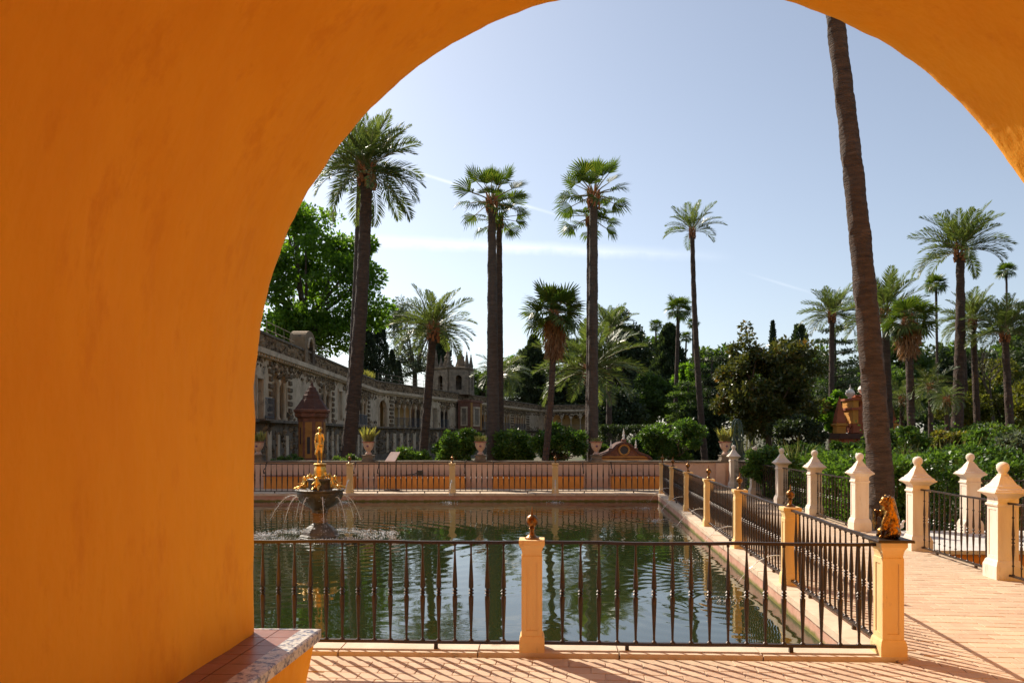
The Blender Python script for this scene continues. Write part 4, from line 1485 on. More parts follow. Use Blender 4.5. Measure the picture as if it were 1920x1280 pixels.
for a, b, z0_, z1_ in ((.35, .5, 3.0, 4.9), (1.05, 1.2, 3.0, 4.9), (.35, 1.2, 4.9, 5.1), (.35, 1.2, 2.85, 3.0)):
    p4 = [SB.m((19.94, 1.9 - a, z0_)), SB.m((19.94, 1.9 - b, z0_)), SB.m((19.997, 1.9 - b, z0_)), SB.m((19.997, 1.9 - a, z0_))]
    g = G()
    g.hexa(p4 + [q + Vector((0, 0, z1_ - z0_)) for q in p4])
    g.build('window_frame', M['facade'], rb)
g = G()
p4 = [SB.m((19.985, 1.4, 3.0)), SB.m((19.985, .85, 3.0)), SB.m((19.998, .85, 3.0)), SB.m((19.998, 1.4, 3.0))]
g.hexa(p4 + [q + Vector((0, 0, 1.9)) for q in p4])
g.build('pane', M['grey_stone'], rb)

# ------------------------------------------------------------------ red kiosk with stepped roof
kp = at(585, 830, 34.5)
ko = thing('garden_kiosk', 'small octagonal red and orange kiosk with stepped pointed roof', 'kiosk', (kp.x, kp.y, -.5))
kc = (kp.x, kp.y, 0)
G().lathe([(.98, -.5), (.98, .35), (.92, .45), (.80, .5)], 8, kc, rot=PI / 8).build('kiosk_base', M['darkred'], ko)
G().lathe([(.80, .45), (.80, 2.62)], 8, kc, rot=PI / 8).build('kiosk_body', M['kiosk_red'], ko)
for k in range(8):
    a = k * PI / 4
    ap = .80 * math.cos(PI / 8)
    g = G()
    g.box(-.20, .20, 0, .02, .75, 2.45)
    rot = Matrix.Translation((kp.x, kp.y, 0)) @ Matrix.Rotation(a - PI / 2, 4, 'Z') @ Matrix.Translation((0, ap, 0))
    g.move(lambda q: rot @ q)
    wp_ = g.build('wall_panel', M['kiosk_ochre'], ko)
    g = G()
    g.box(-.09, .09, .021, .035, .95, 1.75) if k % 2 == 0 else g.box(-.08, .08, .021, .035, 1.4, 2.2)
    g.move(lambda q: rot @ q)
    g.build('slit_window', M['dark'] if k % 2 == 0 else M['darkred'], wp_)
G().lathe([(.82, 2.6), (.90, 2.66), (.98, 2.70), (1.0, 2.82), (.94, 2.86), (1.06, 2.92), (1.08, 3.02), (.98, 3.06)], 8, kc, rot=PI / 8).build('kiosk_cornice', M['kiosk_red'], ko)
G().lathe([(1.0, 3.05), (.92, 3.15), (.78, 3.3), (.62, 3.5), (.56, 3.54), (.50, 3.72), (.42, 3.76), (.36, 3.92), (.29, 3.95), (.22, 4.1), (.10, 4.16), (.07, 4.3), (.01, 4.42)], 8, kc, rot=PI / 8).build('kiosk_roof', M['darkred'], ko)

for ch in ko.children:
    q_ = .77
    fit = Matrix.Translation((kp.x, kp.y, 0)) @ Matrix.Diagonal((q_, q_, .97, 1)) @ Matrix.Translation((-kp.x, -kp.y, 0))
    ch.data.transform(fit)
    for sub in ch.children:
        sub.data.transform(fit)

# ------------------------------------------------------------------ curved roof of the small pavilion behind the wall
pp = at(1170, 862, 28.2)
po = thing('pavilion', 'low ochre pavilion with curved red gable and three white finials', 'pavilion', (pp.x, pp.y, -.5))
K = 28.2 / F
prf = [(-52, 4), (-46, 9), (-38, 12), (-28, 16), (-20, 22), (-14, 29), (-7, 33), (0, 34.5), (7, 33), (14, 29), (20, 22), (28, 16), (38, 12), (46, 9), (52, 4)]
zb_ = pp.z
g = G()
v = [(pp.x + x * K, pp.y - .12, zb_ + z * K) for x, z in prf] + [(pp.x + x * K, pp.y + 1.2, zb_ + z * K) for x, z in prf]
n_ = len(prf)
g.add(v, [[i, i + 1, n_ + i + 1, n_ + i] for i in range(n_ - 1)])
g.add([(a[0], a[1], a[2] - .09) for a in v], [[i + 1, i, n_ + i, n_ + i + 1] for i in range(n_ - 1)])
g.add([v[i] for i in range(n_)] + [(v[i][0], v[i][1], v[i][2] - .09) for i in range(n_)], [[i, n_ + i, n_ + i + 1, i + 1] for i in range(n_ - 1)])
g.build('curved_roof', M['darkred'], po, True)
g = G()
for i in range(n_ - 1):
    (xa, za), (xb, zb2) = prf[i], prf[i + 1]
    g.hexa([(pp.x + xa * K * .96, pp.y, -.5), (pp.x + xb * K * .96, pp.y, -.5), (pp.x + xb * K * .96, pp.y + 1.1, -.5), (pp.x + xa * K * .96, pp.y + 1.1, -.5),
            (pp.x + xa * K * .96, pp.y, zb_ + za * K - .07), (pp.x + xb * K * .96, pp.y, zb_ + zb2 * K - .07), (pp.x + xb * K * .96, pp.y + 1.1, zb_ + zb2 * K - .07), (pp.x + xa * K * .96, pp.y + 1.1, zb_ + za * K - .07)])
g.build('gable_wall', M['kiosk_red'], po)
g = G()
g.tube([(pp.x + .19 * math.cos(a * PI / 10), pp.y - .04, zb_ + .38 + .19 * math.sin(a * PI / 10)) for a in range(21)], .04, 6, False)
ring_ = g.build('round_window_ring', M['kiosk_ochre'], po, True)
g = G().lathe([(.16, 0), (.16, .02)], 16).move(lambda q: (pp.x + q.x, pp.y - .03 + q.z, zb_ + .38 + q.y))
g.build('round_window', M['dark'], ring_)
for z_ in (.02, .12):
    G().box(pp.x - 44 * K, pp.x + 44 * K, pp.y - .06, pp.y - .003, zb_ + z_ - .03, zb_ + z_ + .03).build('moulding', M['kiosk_ochre'], po)
for dx, z_, s_ in ((0, 34.5, 1.0), (-24, 18, .8), (23, 19, .8)):
    G().lathe([(.10 * s_, -.02), (.10 * s_, .08 * s_), (.07 * s_, .10 * s_)], 8, (pp.x + dx * K, pp.y + .1, zb_ + z_ * K)).build('finial_base', M['kiosk_red'], po)
    G().lathe([(.05 * s_, .10 * s_), (.03 * s_, .14 * s_), (.055 * s_, .2 * s_), (.05 * s_, .25 * s_), (.025 * s_, .3 * s_), (.035 * s_, .34 * s_), (.02 * s_, .4 * s_), (.004, .5 * s_)], 8, (pp.x + dx * K, pp.y + .1, zb_ + z_ * K)).build('finial', M['white'], po, True)

# ------------------------------------------------------------------ red baroque portal at the right
Yp = 33.0
K = Yp / F
pr0 = at(1640, 815, Yp)
pt = thing('garden_portal', 'red and yellow stepped baroque portal beside the thick palm trunk', 'portal', (pr0.x, Yp, -.5))
X = lambda px: (px - 960) * K
Z = lambda py: EYE + (815 - py) * K


def pbox(x0, x1, y0, y1, name, m, d0=0, d1=1.2, par=None):
    return G().box(X(x0), X(x1), Yp - d1 + .6, Yp + .6 - d0, Z(y0), Z(y1)).build(name, M[m], par or pt)


pbox(1566, 1668, 880, 822, 'lower_storey', 'red')
pbox(1562, 1672, 822, 812, 'lower_cornice', 'darkred', -.06, 1.32)
pbox(1599, 1636, 812, 762, 'upper_storey', 'red', .1, 1.1)
pbox(1604, 1631, 762, 752, 'top_stage', 'red', .1, 1.05)
pbox(1588, 1603, 811, 795, 'scroll_block', 'red', .1, 1.22)
for a, b in ((1586, 1600), (1635, 1649)):
    pbox(a + 2, b - 2, 794, 769, 'pilaster', 'yellow', .1, 1.18)
    pbox(a - 1, b + 1, 769, 764.5, 'pilaster_cap', 'red', .05, 1.26)
    pbox(a + 3, b - 1, 764.5, 751, 'pilaster_block', 'yellow', .1, 1.16)
    pbox(a, b + 1, 751, 747, 'block_cap', 'red', .05, 1.25)
    c = (a + b) / 2 + 1
    G().lathe([(.12, 0), (.06, .04), (.16, .12), (.20, .24), (.15, .36), (.05, .42), (.03, .5), (.01, .62)], 12, (X(c), Yp, Z(747))).build('ball_finial', M['white'], pt, True)
for a, b in ((1607, 1628),):
    pbox(a, b, 759, 744, 'upper_block', 'yellow', .1, 1.18)
    pbox(a - 3, b + 3, 744, 740, 'upper_cap', 'red', .05, 1.25)
    c = (a + b) / 2
    G().lathe([(.12, 0), (.06, .04), (.16, .12), (.20, .24), (.15, .36), (.05, .42), (.03, .5), (.01, .62)], 12, (X(c), Yp, Z(740))).build('ball_finial', M['white'], pt, True)
pbox(1609, 1632, 803, 785, 'panel_recess', 'darkred', .1, 1.115)
g = G()
g.tube([(X(1600), Yp - .45, Z(796)), (X(1594), Yp - .45, Z(796)), (X(1588), Yp - .45, Z(797)), (X(1583), Yp - .45, Z(799))], .07, 6)
g.tube([(X(1601), Yp - .46, Z(780)), (X(1602), Yp - .46, Z(786)), (X(1599), Yp - .46, Z(791)), (X(1592), Yp - .46, Z(794))], .06, 6)
g.build('scroll', M['red'], pt, True)
for c in (1570, 1664):
    G().lathe([(.20, 0), (.20, .3), (.26, .34), (.26, .40), (.20, .44)], square=True, c=(X(c), Yp - .2, Z(812))).build('corner_block', M['yellow'], pt)
    G().lathe([(.19, .44), (.21, .5), (.16, .8), (.07, 1.3), (.01, 1.62)], square=True, c=(X(c), Yp - .2, Z(812))).build('pyramid', M['red'], pt)
for c in (1574, 1600, 1628, 1654):
    pbox(c - 4, c + 4, 878, 823, 'lower_pilaster', 'red', .1, 1.26)
pbox(1582, 1594, 875, 828, 'lower_panel', 'yellow', .1, 1.215)
pbox(1606, 1622, 875, 828, 'lower_panel', 'yellow', .1, 1.215)

# ------------------------------------------------------------------ green iron arch and small pot
ip = at(1384, 862, 26.6)
ia = thing('iron_arch', 'narrow dark green iron arch with lattice above the far hedge', 'iron arch', (ip.x, ip.y, -.5))
a_r = .165
pts = [(ip.x - a_r, ip.y, -.5), (ip.x - a_r, ip.y, 1.6)] + [(ip.x - a_r * math.cos(PI * i / 10), ip.y, 1.6 + .75 * math.sin(PI * i / 10)) for i in range(1, 10)] + [(ip.x + a_r, ip.y, 1.6), (ip.x + a_r, ip.y, -.5)]
G().tube(pts, .028, 6).build('frame', M['green_iron'], ia)
G().tube([(x, y + .3, z) for x, y, z in pts], .028, 6).build('frame', M['green_iron'], ia)
for z in (1.25, 1.45, 1.65):
    G().tube([(ip.x - a_r, ip.y, z), (ip.x + a_r, ip.y, z)], .016, 5).build('cross_bar', M['green_iron'], ia)
for dx in (-.08, 0, .08):
    G().tube([(ip.x + dx, ip.y, -.5), (ip.x + dx, ip.y, 2.25 if dx == 0 else 2.1)], .012, 5).build('bar', M['green_iron'], ia)
G().box(ip.x - .15, ip.x + .15, ip.y + .01, ip.y + .03, .6, 1.6).build('back_plate', M['green_iron'], ia)
fp = at(1562, 850, 22.0)
o = thing('flower_pot', 'small clay pot with pale spiky plant in front of the portal', 'pot', (fp.x, fp.y, fp.z - .35))
G().lathe([(.10, -.35), (.15, -.1), (.18, .02), (.19, .02), (.19, .06), (.15, .06)], 14, tuple(fp)).build('pot_body', M['clay'], o, True)
G().lathe([(.05, -2.6), (.05, -.34)], 8, tuple(fp)).build('stand', M['iron'], o)

# ------------------------------------------------------------------ palms
def rachis(L, droop, n=9, curl=0.0):
    """points of a frond's midrib in its own frame: out along +X, sagging in Z"""
    pts, x, z, a = [], 0.0, 0.0, 0.0
    for i in range(n + 1):
        pts.append((x, 0, z))
        t = i / n
        a = -droop * (t ** 1.4)
        x += L / n * math.cos(a)
        z += L / n * math.sin(a)
    return pts


def feather_frond(name, L, droop, pairs=34, leaf=0.30, seed=0, bare=0.16, mats=None):
    rr_ = np.random.default_rng(seed)
    rp = np.array(rachis(L, droop, 16))
    V = []
    for i in range(pairs):
        t = bare + (1 - bare) * (i + 0.5) / pairs
        k = t * 16
        j = min(int(k), 15)
        p = rp[j] + (rp[j + 1] - rp[j]) * (k - j)
        tan = rp[j + 1] - rp[j]
        tan = tan / np.linalg.norm(tan)
        up = np.array([-tan[2], 0, tan[0]])
        ll = L * leaf * (math.sin(PI * min(1, (t * .86 + .12))) ** .6) * rr_.uniform(.85, 1.1)
        for s in (-1, 1):
            d = tan * rr_.uniform(.65, .9) + np.array([0, s, 0]) * rr_.uniform(.6, .8) + up * rr_.uniform(.15, .55)
            d = d / np.linalg.norm(d)
            tip = p + d * ll + np.array([0, 0, -.22 * ll * t])
            w = np.cross(d, up * 1.0 + rr_.normal(size=3) * .25)
            w = w / np.linalg.norm(w) * L * .0105
            m_ = p + d * ll * .45
            V += [p, m_ + w, tip, m_ - w]
    me = fast_quads(name, np.array(V), mats or M['date'])
    # midrib
    g_ = G().tube([tuple(q) for q in rp[::2]], [L * .011 * (1 - .75 * i / 8) for i in range(9)], 4, False)
    return join_mesh(name, me, g_, M['stem'])


def join_mesh(name, me, g_, m2):
    """append the shapes of g_ to a leaf mesh, with a second material"""
    bm = bmesh.new()
    bm.from_mesh(me)
    vs_ = [bm.verts.new(p) for p in g_.v]
    for q in g_.f:
        f = bm.faces.new([vs_[i] for i in q])
        f.material_index = 1
        f.smooth = True
    bm.to_mesh(me)
    bm.free()
    me.materials.append(m2)
    return me


def fan_frond(name, P, Rr, seed=0, segs=30, droop=.5, spread=2.5, mats=None):
    """petiole plus a pleated fan of narrow blades with hanging tips"""
    rr_ = np.random.default_rng(seed)
    V = []
    hub = np.array([P, 0, -P * .08])
    for i in range(segs):
        a = -spread / 2 * 1.0 + spread * (i + .5) / segs
        a *= 1.0
        pleat = (.06 if i % 2 else -.06)
        d = np.array([math.cos(a), math.sin(a), pleat + .16 * abs(math.sin(a))])
        ll = Rr * (1 - .18 * abs(a) / (spread / 2)) * rr_.uniform(.88, 1.08)
        side = np.array([-math.sin(a), math.cos(a), 0]) * ll * spread / segs * .42
        m_ = hub + d * ll * .62
        tip = hub + d * ll * .95 + np.array([0, 0, -droop * ll * rr_.uniform(.35, .75)])
        V += [hub + side * .06, m_ + side, m_ - side, hub - side * .06]
        V += [m_ + side, tip + side * .12, tip - side * .12, m_ - side]
    me = fast_quads(name, np.array(V), mats or M['fan'])
    g_ = G().tube([(0, 0, 0), (P * .5, 0, -P * .01), tuple(hub)], [.022, .017, .012], 4, False)
    return join_mesh(name, me, g_, M['stem'])


def trunk_mesh(name, pts, r0, r1, m, rings=0.16, bulge=0.0, flare=1.0, n=14):
    """bent tapering palm trunk with leaf-scar rings as relief"""
    pts = [Vector(q) for q in pts]
    L_ = (pts[-1] - pts[0]).length
    k = max(14, int(L_ / rings) * 2)
    path, rad = [], []
    for i in range(k + 1):
        t = i / k
        # quadratic through three points
        a, b, c = pts[0], pts[1], pts[2]
        path.append(a * (2 * (t - .5) * (t - 1)) + b * (-4 * t * (t - 1)) + c * (2 * t * (t - .5)))
        r = r0 + (r1 - r0) * t
        r *= 1 + (flare - 1) * max(0, 1 - t * 9) ** 2
        r *= 1 + (.03 * (.4 + .6 * abs(wob(i * 1.7))) if i % 2 else -.014) + .035 * wob(i * .21 + pts[0].x)
        rad.append(r)
    g_ = G().tube(path, rad, n, True)
    for q in g_.v:
        q.x += .05 * r0 * math.sin(q.z * 7 + q.y * 31 / max(r0, .1) * .2) * math.sin(q.z * 2.3 + 1)
        q.y += .05 * r0 * math.sin(q.z * 9 + q.x * 6 / max(r0, .1))
    return g_


feather_sets = {}
for si, (nm, Lf) in enumerate((('date', 1.0),)):
    feather_sets[nm] = [feather_frond('frond', 1.0, dr, 36, .27, 20 + si * 10 + k) for k, dr in enumerate((.35, .7, 1.0, 1.35))]
feather_sets['sparse'] = [feather_frond('frond', 1.0, dr, 30, .20, 60 + k) for k, dr in enumerate((.3, .6, .95, 1.4))]
feather_sets['droopy'] = [feather_frond('frond', 1.0, dr, 34, .30, 90 + k) for k, dr in enumerate((.6, 1.1, 1.6, 2.0))]
fan_sets = {'wash': [fan_frond('frond', .58, .56, 30 + k, segs=26, droop=dr) for k, dr in enumerate((.08, .22, .45))],
            'dome': [fan_frond('frond', .35, .70, 35 + k, segs=22, droop=dr, spread=3.0) for k, dr in enumerate((.15, .4, .7))],
            'trachy': [fan_frond('frond', .45, .60, 40 + k, segs=34, droop=dr, spread=4.2) for k, dr in enumerate((.1, .25, .6))]}


def frond_matrix(p, az, el, s, roll=0.0):
    return Matrix.Translation(p) @ Matrix.Rotation(az, 4, 'Z') @ Matrix.Rotation(-el, 4, 'Y') @ Matrix.Rotation(roll, 4, 'X') @ Matrix.Diagonal((s, s, s, 1))


def palm(label, kind, crown, base_px, Y, wt, wb, spread, n, el=(75, -35), bark='bark', bend=0.0, skirt=None, group=None, small=False, collar=True, zb=-.5, flare=1.25, frset=None, seed=1, bend_z=.5):
    rp = random.Random(seed * 17 + int(crown[0]))
    top = at(crown[0], crown[1], Y)
    bx = at(base_px, 815, Y).x
    base = Vector((bx, Y, zb))
    mid = base.lerp(top, .5) + Vector((bend, 0, 0))
    s = spread / F * Y
    o = thing('palm_tree', label, 'palm tree', base, group)
    r0, r1 = wb / F * Y / 2, wt / F * Y / 2
    trunk_mesh('trunk', (base, mid, top), r0, r1, None, rings=max(.14, Y * .0045), flare=flare).build('trunk', M[bark], o, True)
    ms = fan_sets[kind] if kind in fan_sets else feather_sets[frset or 'date']
    P_ = top + Vector((0, 0, r1 * .3))
    if collar:
        g_ = G()
        for k in range(26):
            a = k * 2.4
            hh = (k / 26) * r1 * 4.4
            rr0 = r1 * (1.15 - .15 * k / 26)
            b_ = P_ + Vector((math.cos(a) * rr0, math.sin(a) * rr0, hh - r1 * 3.0))
            e_ = b_ + Vector((math.cos(a) * r1 * .55, math.sin(a) * r1 * .55, r1 * 1.5))
            g_.tube([b_, e_], [r1 * .42, r1 * .18], 5)
        g_.build('frond_bases', M['bark_red'], o)
    parts = []
    for k in range(n):
        t = (k + .5) / n
        az = k * 2.39996 + rp.uniform(-.25, .25)
        e = R(el[0] + (el[1] - el[0]) * (t ** .85)) + rp.uniform(-.12, .12)
        j = min(len(ms) - 1, int(t * len(ms) + rp.uniform(-.3, .3)))
        j = max(0, j)
        sc_ = s * rp.uniform(.85, 1.08) * (1 if t > .12 else .8)
        mtx = frond_matrix(P_ + Vector((math.cos(az), math.sin(az), 0)) * r1 * .5 + Vector((0, 0, (1 - t) * r1 * 1.6)), az, e, sc_, rp.uniform(-.5, .5))
        if small:
            parts.append((ms[j], mtx))
        else:
            put('frond', ms[j], o, matrix=mtx)
    if small:
        bm = bmesh.new()
        for me, mtx in parts:
            k0 = len(bm.verts)
            tmp = me.copy()
            tmp.transform(mtx)
            bm.from_mesh(tmp)
            bpy.data.meshes.remove(tmp)
        me = bpy.data.meshes.new('crown')
        bm.to_mesh(me)
        bm.free()
        for m_ in ms[0].materials:
            me.materials.append(m_)
        put('crown', me, o)
    if skirt:
        n_ = 1500
        a = rng.uniform(0, 2 * PI, n_)
        t = rng.uniform(0, 1, n_)
        hh = skirt / F * Y
        rr2 = r1 * (1.1 + 2.6 * np.sin(PI * np.clip(t * .75 + .1, 0, 1)) ** 1.2 * (1 - t * .55)) * rng.uniform(.5, 1.05, n_)
        P = np.stack([top.x + rr2 * np.cos(a), top.y + rr2 * np.sin(a), top.z - t * hh + r1], 1)
        D = np.stack([np.cos(a) * .35, np.sin(a) * .35, -np.ones(n_)], 1) + rng.normal(size=(n_, 3)) * .18
        put('dead_fronds', fast_quads('dead_fronds', leaves(P, D, rng.uniform(.15, .34, n_) * hh, .09), M['thatch']), o)
    return o


PG = 'tall palms of the garden'
palm('tall feather palm with a drooping dark crown beside the arch', 'date', (688, 328), 646, 32, 21, 28, 118, 54, el=(84, -22), frset='date', group=PG, seed=3, bend=.15)
palm('grey palm trunk standing close behind the leftmost tall palm', 'date', (676, 308), 645, 34, 12, 16, 85, 22, el=(80, -10), bark='bark_grey', frset='date', group=PG, seed=8, bend=.1)
palm('front fan palm of the close pair of tall trunks', 'wash', (922, 383), 925, 30, 14, 27, 66, 24, el=(80, -26), bark='bark_grey', group=PG, seed=4)
palm('rear fan palm of the close pair, slightly lower crown', 'wash', (936, 415), 936, 31.5, 10, 20, 58, 18, el=(66, -26), bark='bark', group=PG, seed=5)
palm('tall single fan palm with thick straight trunk at the picture centre', 'wash', (1113, 372), 1111, 29, 15, 22, 70, 25, el=(82, -24), bark='bark_grey', group=PG, seed=6)
palm('thinner fan palm right behind the central tall trunk', 'wash', (1105, 412), 1105, 31, 9, 14, 58, 14, el=(40, -32), group=PG, seed=7)
palm('short shaggy fan palm with a skirt of dead fronds and leaning trunk', 'trachy', (1039, 592), 1014, 27.5, 11, 13, 66, 28, el=(85, -38), skirt=75, flare=1.1, group=PG, seed=9, bend=.1)
palm('slender feather palm with open crown right of the centre', 'date', (1298, 437), 1324, 45, 8, 13, 62, 20, el=(82, 8), frset='date', group=PG, seed=10, bend=-.15)
palm('leaning feather palm with arching crown left of the turret', 'date', (812, 622), 789, 33, 15, 17, 82, 40, el=(85, -12), frset='date', bark='bark', group=PG, seed=11, flare=1.0)
palm('very thick leaning palm trunk rising out of view at the right', 'date', (1515, -330), 1660, 14.6, 25, 48, 160, 24, el=(80, -30), group=PG, seed=12, bend=.16, flare=1.08)
palm('feather palm partly hidden behind the thick leaning trunk', 'date', (1660, 592), 1668, 30, 12, 22, 88, 42, el=(85, -15), group=PG, seed=13)
palm('tall feather palm with full round crown at the right', 'date', (1800, 474), 1786, 30, 13, 24, 86, 44, el=(86, -8), group=PG, seed=14, bend=.12)
palm('feather palm with wide flat crown left of the thick trunk', 'date', (1560, 594), 1558, 44, 9, 11, 62, 40, el=(85, -15), group=PG, seed=15)
palm('shaggy fan palm with dead skirt right of the thick trunk', 'trachy', (1703, 606), 1713, 27, 13, 15, 52, 26, el=(80, -42), skirt=62, group=PG, seed=16)
palm('date palm with orange fruit stems in the right group, left one', 'date', (1824, 606), 1838, 31, 9, 14, 68, 36, el=(85, -10), group=PG, seed=17)
palm('date palm with upswept crown near the right edge', 'date', (1884, 628), 1901, 29, 11, 17, 78, 38, el=(85, -2), group=PG, seed=18)
palm('thin trunked palm between the two right feather palms', 'date', (1806, 612), 1818, 34, 6, 9, 52, 24, el=(60, -25), group=PG, seed=19, frset='sparse')
palm('big low palm with long fronds behind the central trunk', 'date', (1106, 700), 1106, 36, 16, 20, 108, 46, el=(84, -10), group=PG, seed=20, frset='date')
palm('upright palm crown above the dark trees right of the centre', 'date', (1142, 625), 1142, 52, 9, 12, 58, 34, el=(85, 5), group=PG, seed=21)
palm('grey-green drooping palm behind the close pair', 'date', (940, 705), 940, 48, 8, 10, 58, 30, el=(60, -30), group=PG, seed=22, frset='droopy')
FG = 'far thin fan palms'
for k, (lab, c, b, Y, w, s) in enumerate((('tiny far fan palm left of the conical conifer', (1230, 612), 1226, 95, 3.5, 13), ('larger far fan palm in front of the conical conifer', (1272, 582), 1264, 75, 7, 26),
                                          ('tiny far fan palm with curved thin trunk', (1287, 634), 1276, 95, 3.5, 13), ('far fan palm half hidden by the slender palm', (1299, 608), 1300, 95, 3.5, 12),
                                          ('far fan palm with long thin trunk at the right', (1755, 536), 1760, 70, 4.5, 22), ('far fan palm crown near the right picture edge', (1887, 511), 1891, 72, 4, 18))):
    palm(lab, 'dome', c, b, Y, w * .9, w * 1.2, s * 1.15, 26, el=(80, -35), group=FG, small=True, collar=False, seed=30 + k, flare=1.0)
for k, (lab, c, b, Y, s) in enumerate((('low feather palm with pale trunk right of the thick palm', (1745, 728), 1745, 27, 52), ('low feather palm beside the skirted fan palm', (1692, 752), 1690, 33, 46), ('small palm at the foot of the right palms', (1775, 752), 1779, 24, 36))):
    palm(lab, 'date', c, b, Y, 8, 10, s, 30, el=(80, -30), group=PG, seed=50 + k, frset='droopy')


# ------------------------------------------------------------------ trees and shrubs
def clump_points(cen, rad, nl, shell=2.2):
    """points and outward directions through clumps (cen (k,3), rad (k,)); nl leaves in all"""
    w = rad ** 2
    k = rng.choice(len(cen), nl, p=w / w.sum())
    d = unit(rng.normal(size=(nl, 3)))
    r = rad[k] * rng.uniform(0, 1, nl) ** (1 / shell)
    P = cen[k] + d * r[:, None] * np.array([1, 1, .72])
    return P, d


def broad_tree(label, c_px, Y, rx, rz, leafm, nl=9000, leaf=.22, clumps=46, base_px=None, group='trees behind the pond', zb=-.5, ry=None, seed=1, name='broadleaf_tree', lobes=None, trunk_r=None, open_=.62, aspect=.5, clump=.30, top_bias=0.0):
    """crown of leaf clumps round limb ends; rx, rz in pixels at depth Y"""
    global rng
    rng = np.random.default_rng(seed * 101 + 7)
    c = at(c_px[0], c_px[1], Y)
    a, b_ = rx / F * Y, rz / F * Y
    ry = ry or a * .8
    d = unit(rng.normal(size=(clumps, 3)))
    rr_ = rng.uniform(.35, 1, clumps) ** .6
    cen = np.array(c) + d * rr_[:, None] * np.array([a, ry, b_]) * (1 - clump * .55)
    cen[:, 2] += top_bias * b_ * rng.uniform(0, 1, clumps)
    rad = np.minimum(a, b_) * clump * rng.uniform(.55, 1.25, clumps)
    if lobes:
        ex = np.array([tuple(at(x, y, Y + rng.uniform(-.4, .4) * ry)) for x, y, r in lobes])
        er = np.array([r / F * Y for x, y, r in lobes])
        cen, rad = np.vstack([cen, ex]), np.concatenate([rad, er])
    P, D = clump_points(cen, rad, nl)
    # leaves thin out in places so that what is behind shows through
    h = np.sin(P[:, 0] * 2.1 / a * 3 + seed) + np.sin(P[:, 1] * 2.7 / a * 3) + np.sin(P[:, 2] * 2.4 / b_ * 3 + seed * 2)
    keep = rng.uniform(0, 1, nl) < np.clip(open_ + .35 * h / 1.5, .12, 1)
    P, D = P[keep], D[keep]
    D = D + rng.normal(size=D.shape) * .7 + np.array([0, 0, -.25])
    bx = at(base_px if base_px else c_px[0], 815, Y).x
    base = Vector((bx, Y, zb))
    o = thing(name, label, 'tree', base, group)
    tr = trunk_r or max(.09, a * .07)
    g_ = G()
    fork = Vector((c.x * .7 + bx * .3, Y, max(zb + .6, c.z - b_ * .65)))
    g_.tube([base, base.lerp(fork, .5) + Vector((rng.uniform(-.2, .2) * tr * 3, 0, 0)), fork], [tr * 1.3, tr, tr * .8], 8)
    for i in rng.choice(len(cen), min(len(cen), 22), replace=False):
        e = Vector(cen[i])
        m_ = fork.lerp(e, .5) + Vector(rng.normal(size=3) * .1 * a) + Vector((0, 0, -.05 * b_))
        g_.tube([fork, m_, e], [tr * .5, tr * .28, tr * .1], 5, False)
    g_.build('trunk', M['tree_bark'], o, True)
    put('crown', fast_quads('crown', leaves(P, D, leaf * rng.uniform(.7, 1.25, len(P)), aspect), leafm), o)
    return o


def cypress(label, px, top, bot, Y, w, nl=7000, group='cypresses behind the gallery', seed=1, leafm=None, ragged=.12, leaf=None, cone=.55, name='cypress_tree'):
    global rng
    rng = np.random.default_rng(seed * 13 + 5)
    t0, b0 = at(px, top, Y), at(px, bot, Y)
    h, r = t0.z - b0.z, w / F * Y / 2
    o = thing(name, label, 'tree', (t0.x, Y, -.5), group)
    G().tube([(t0.x, Y, -.5), (t0.x, Y, b0.z + h * .9)], [r * .22, r * .05], 6).build('trunk', M['tree_bark'], o)
    u = rng.uniform(0, 1, nl)
    a = rng.uniform(0, 2 * PI, nl)
    prof_ = np.minimum(1, (1 - u) ** cone * 1.25) * np.minimum(1, .55 + u * 4)
    lump = 1 + ragged * (np.sin(a * 3 + u * 23) + np.sin(a * 5 - u * 41 + 1) * .7)
    rr_ = r * prof_ * lump * rng.uniform(.45, 1.05, nl) ** .5
    P = np.stack([t0.x + rr_ * np.cos(a), Y + rr_ * np.sin(a), b0.z + u * h], 1)
    D = np.stack([np.cos(a) * .5, np.sin(a) * .5, np.ones(nl) * 1.2], 1) + rng.normal(size=(nl, 3)) * .35
    put('crown', fast_quads('crown', leaves(P, D, (leaf or r * .28) * rng.uniform(.6, 1.3, nl), .4), leafm or M['leaf_cyp']), o)
    return o


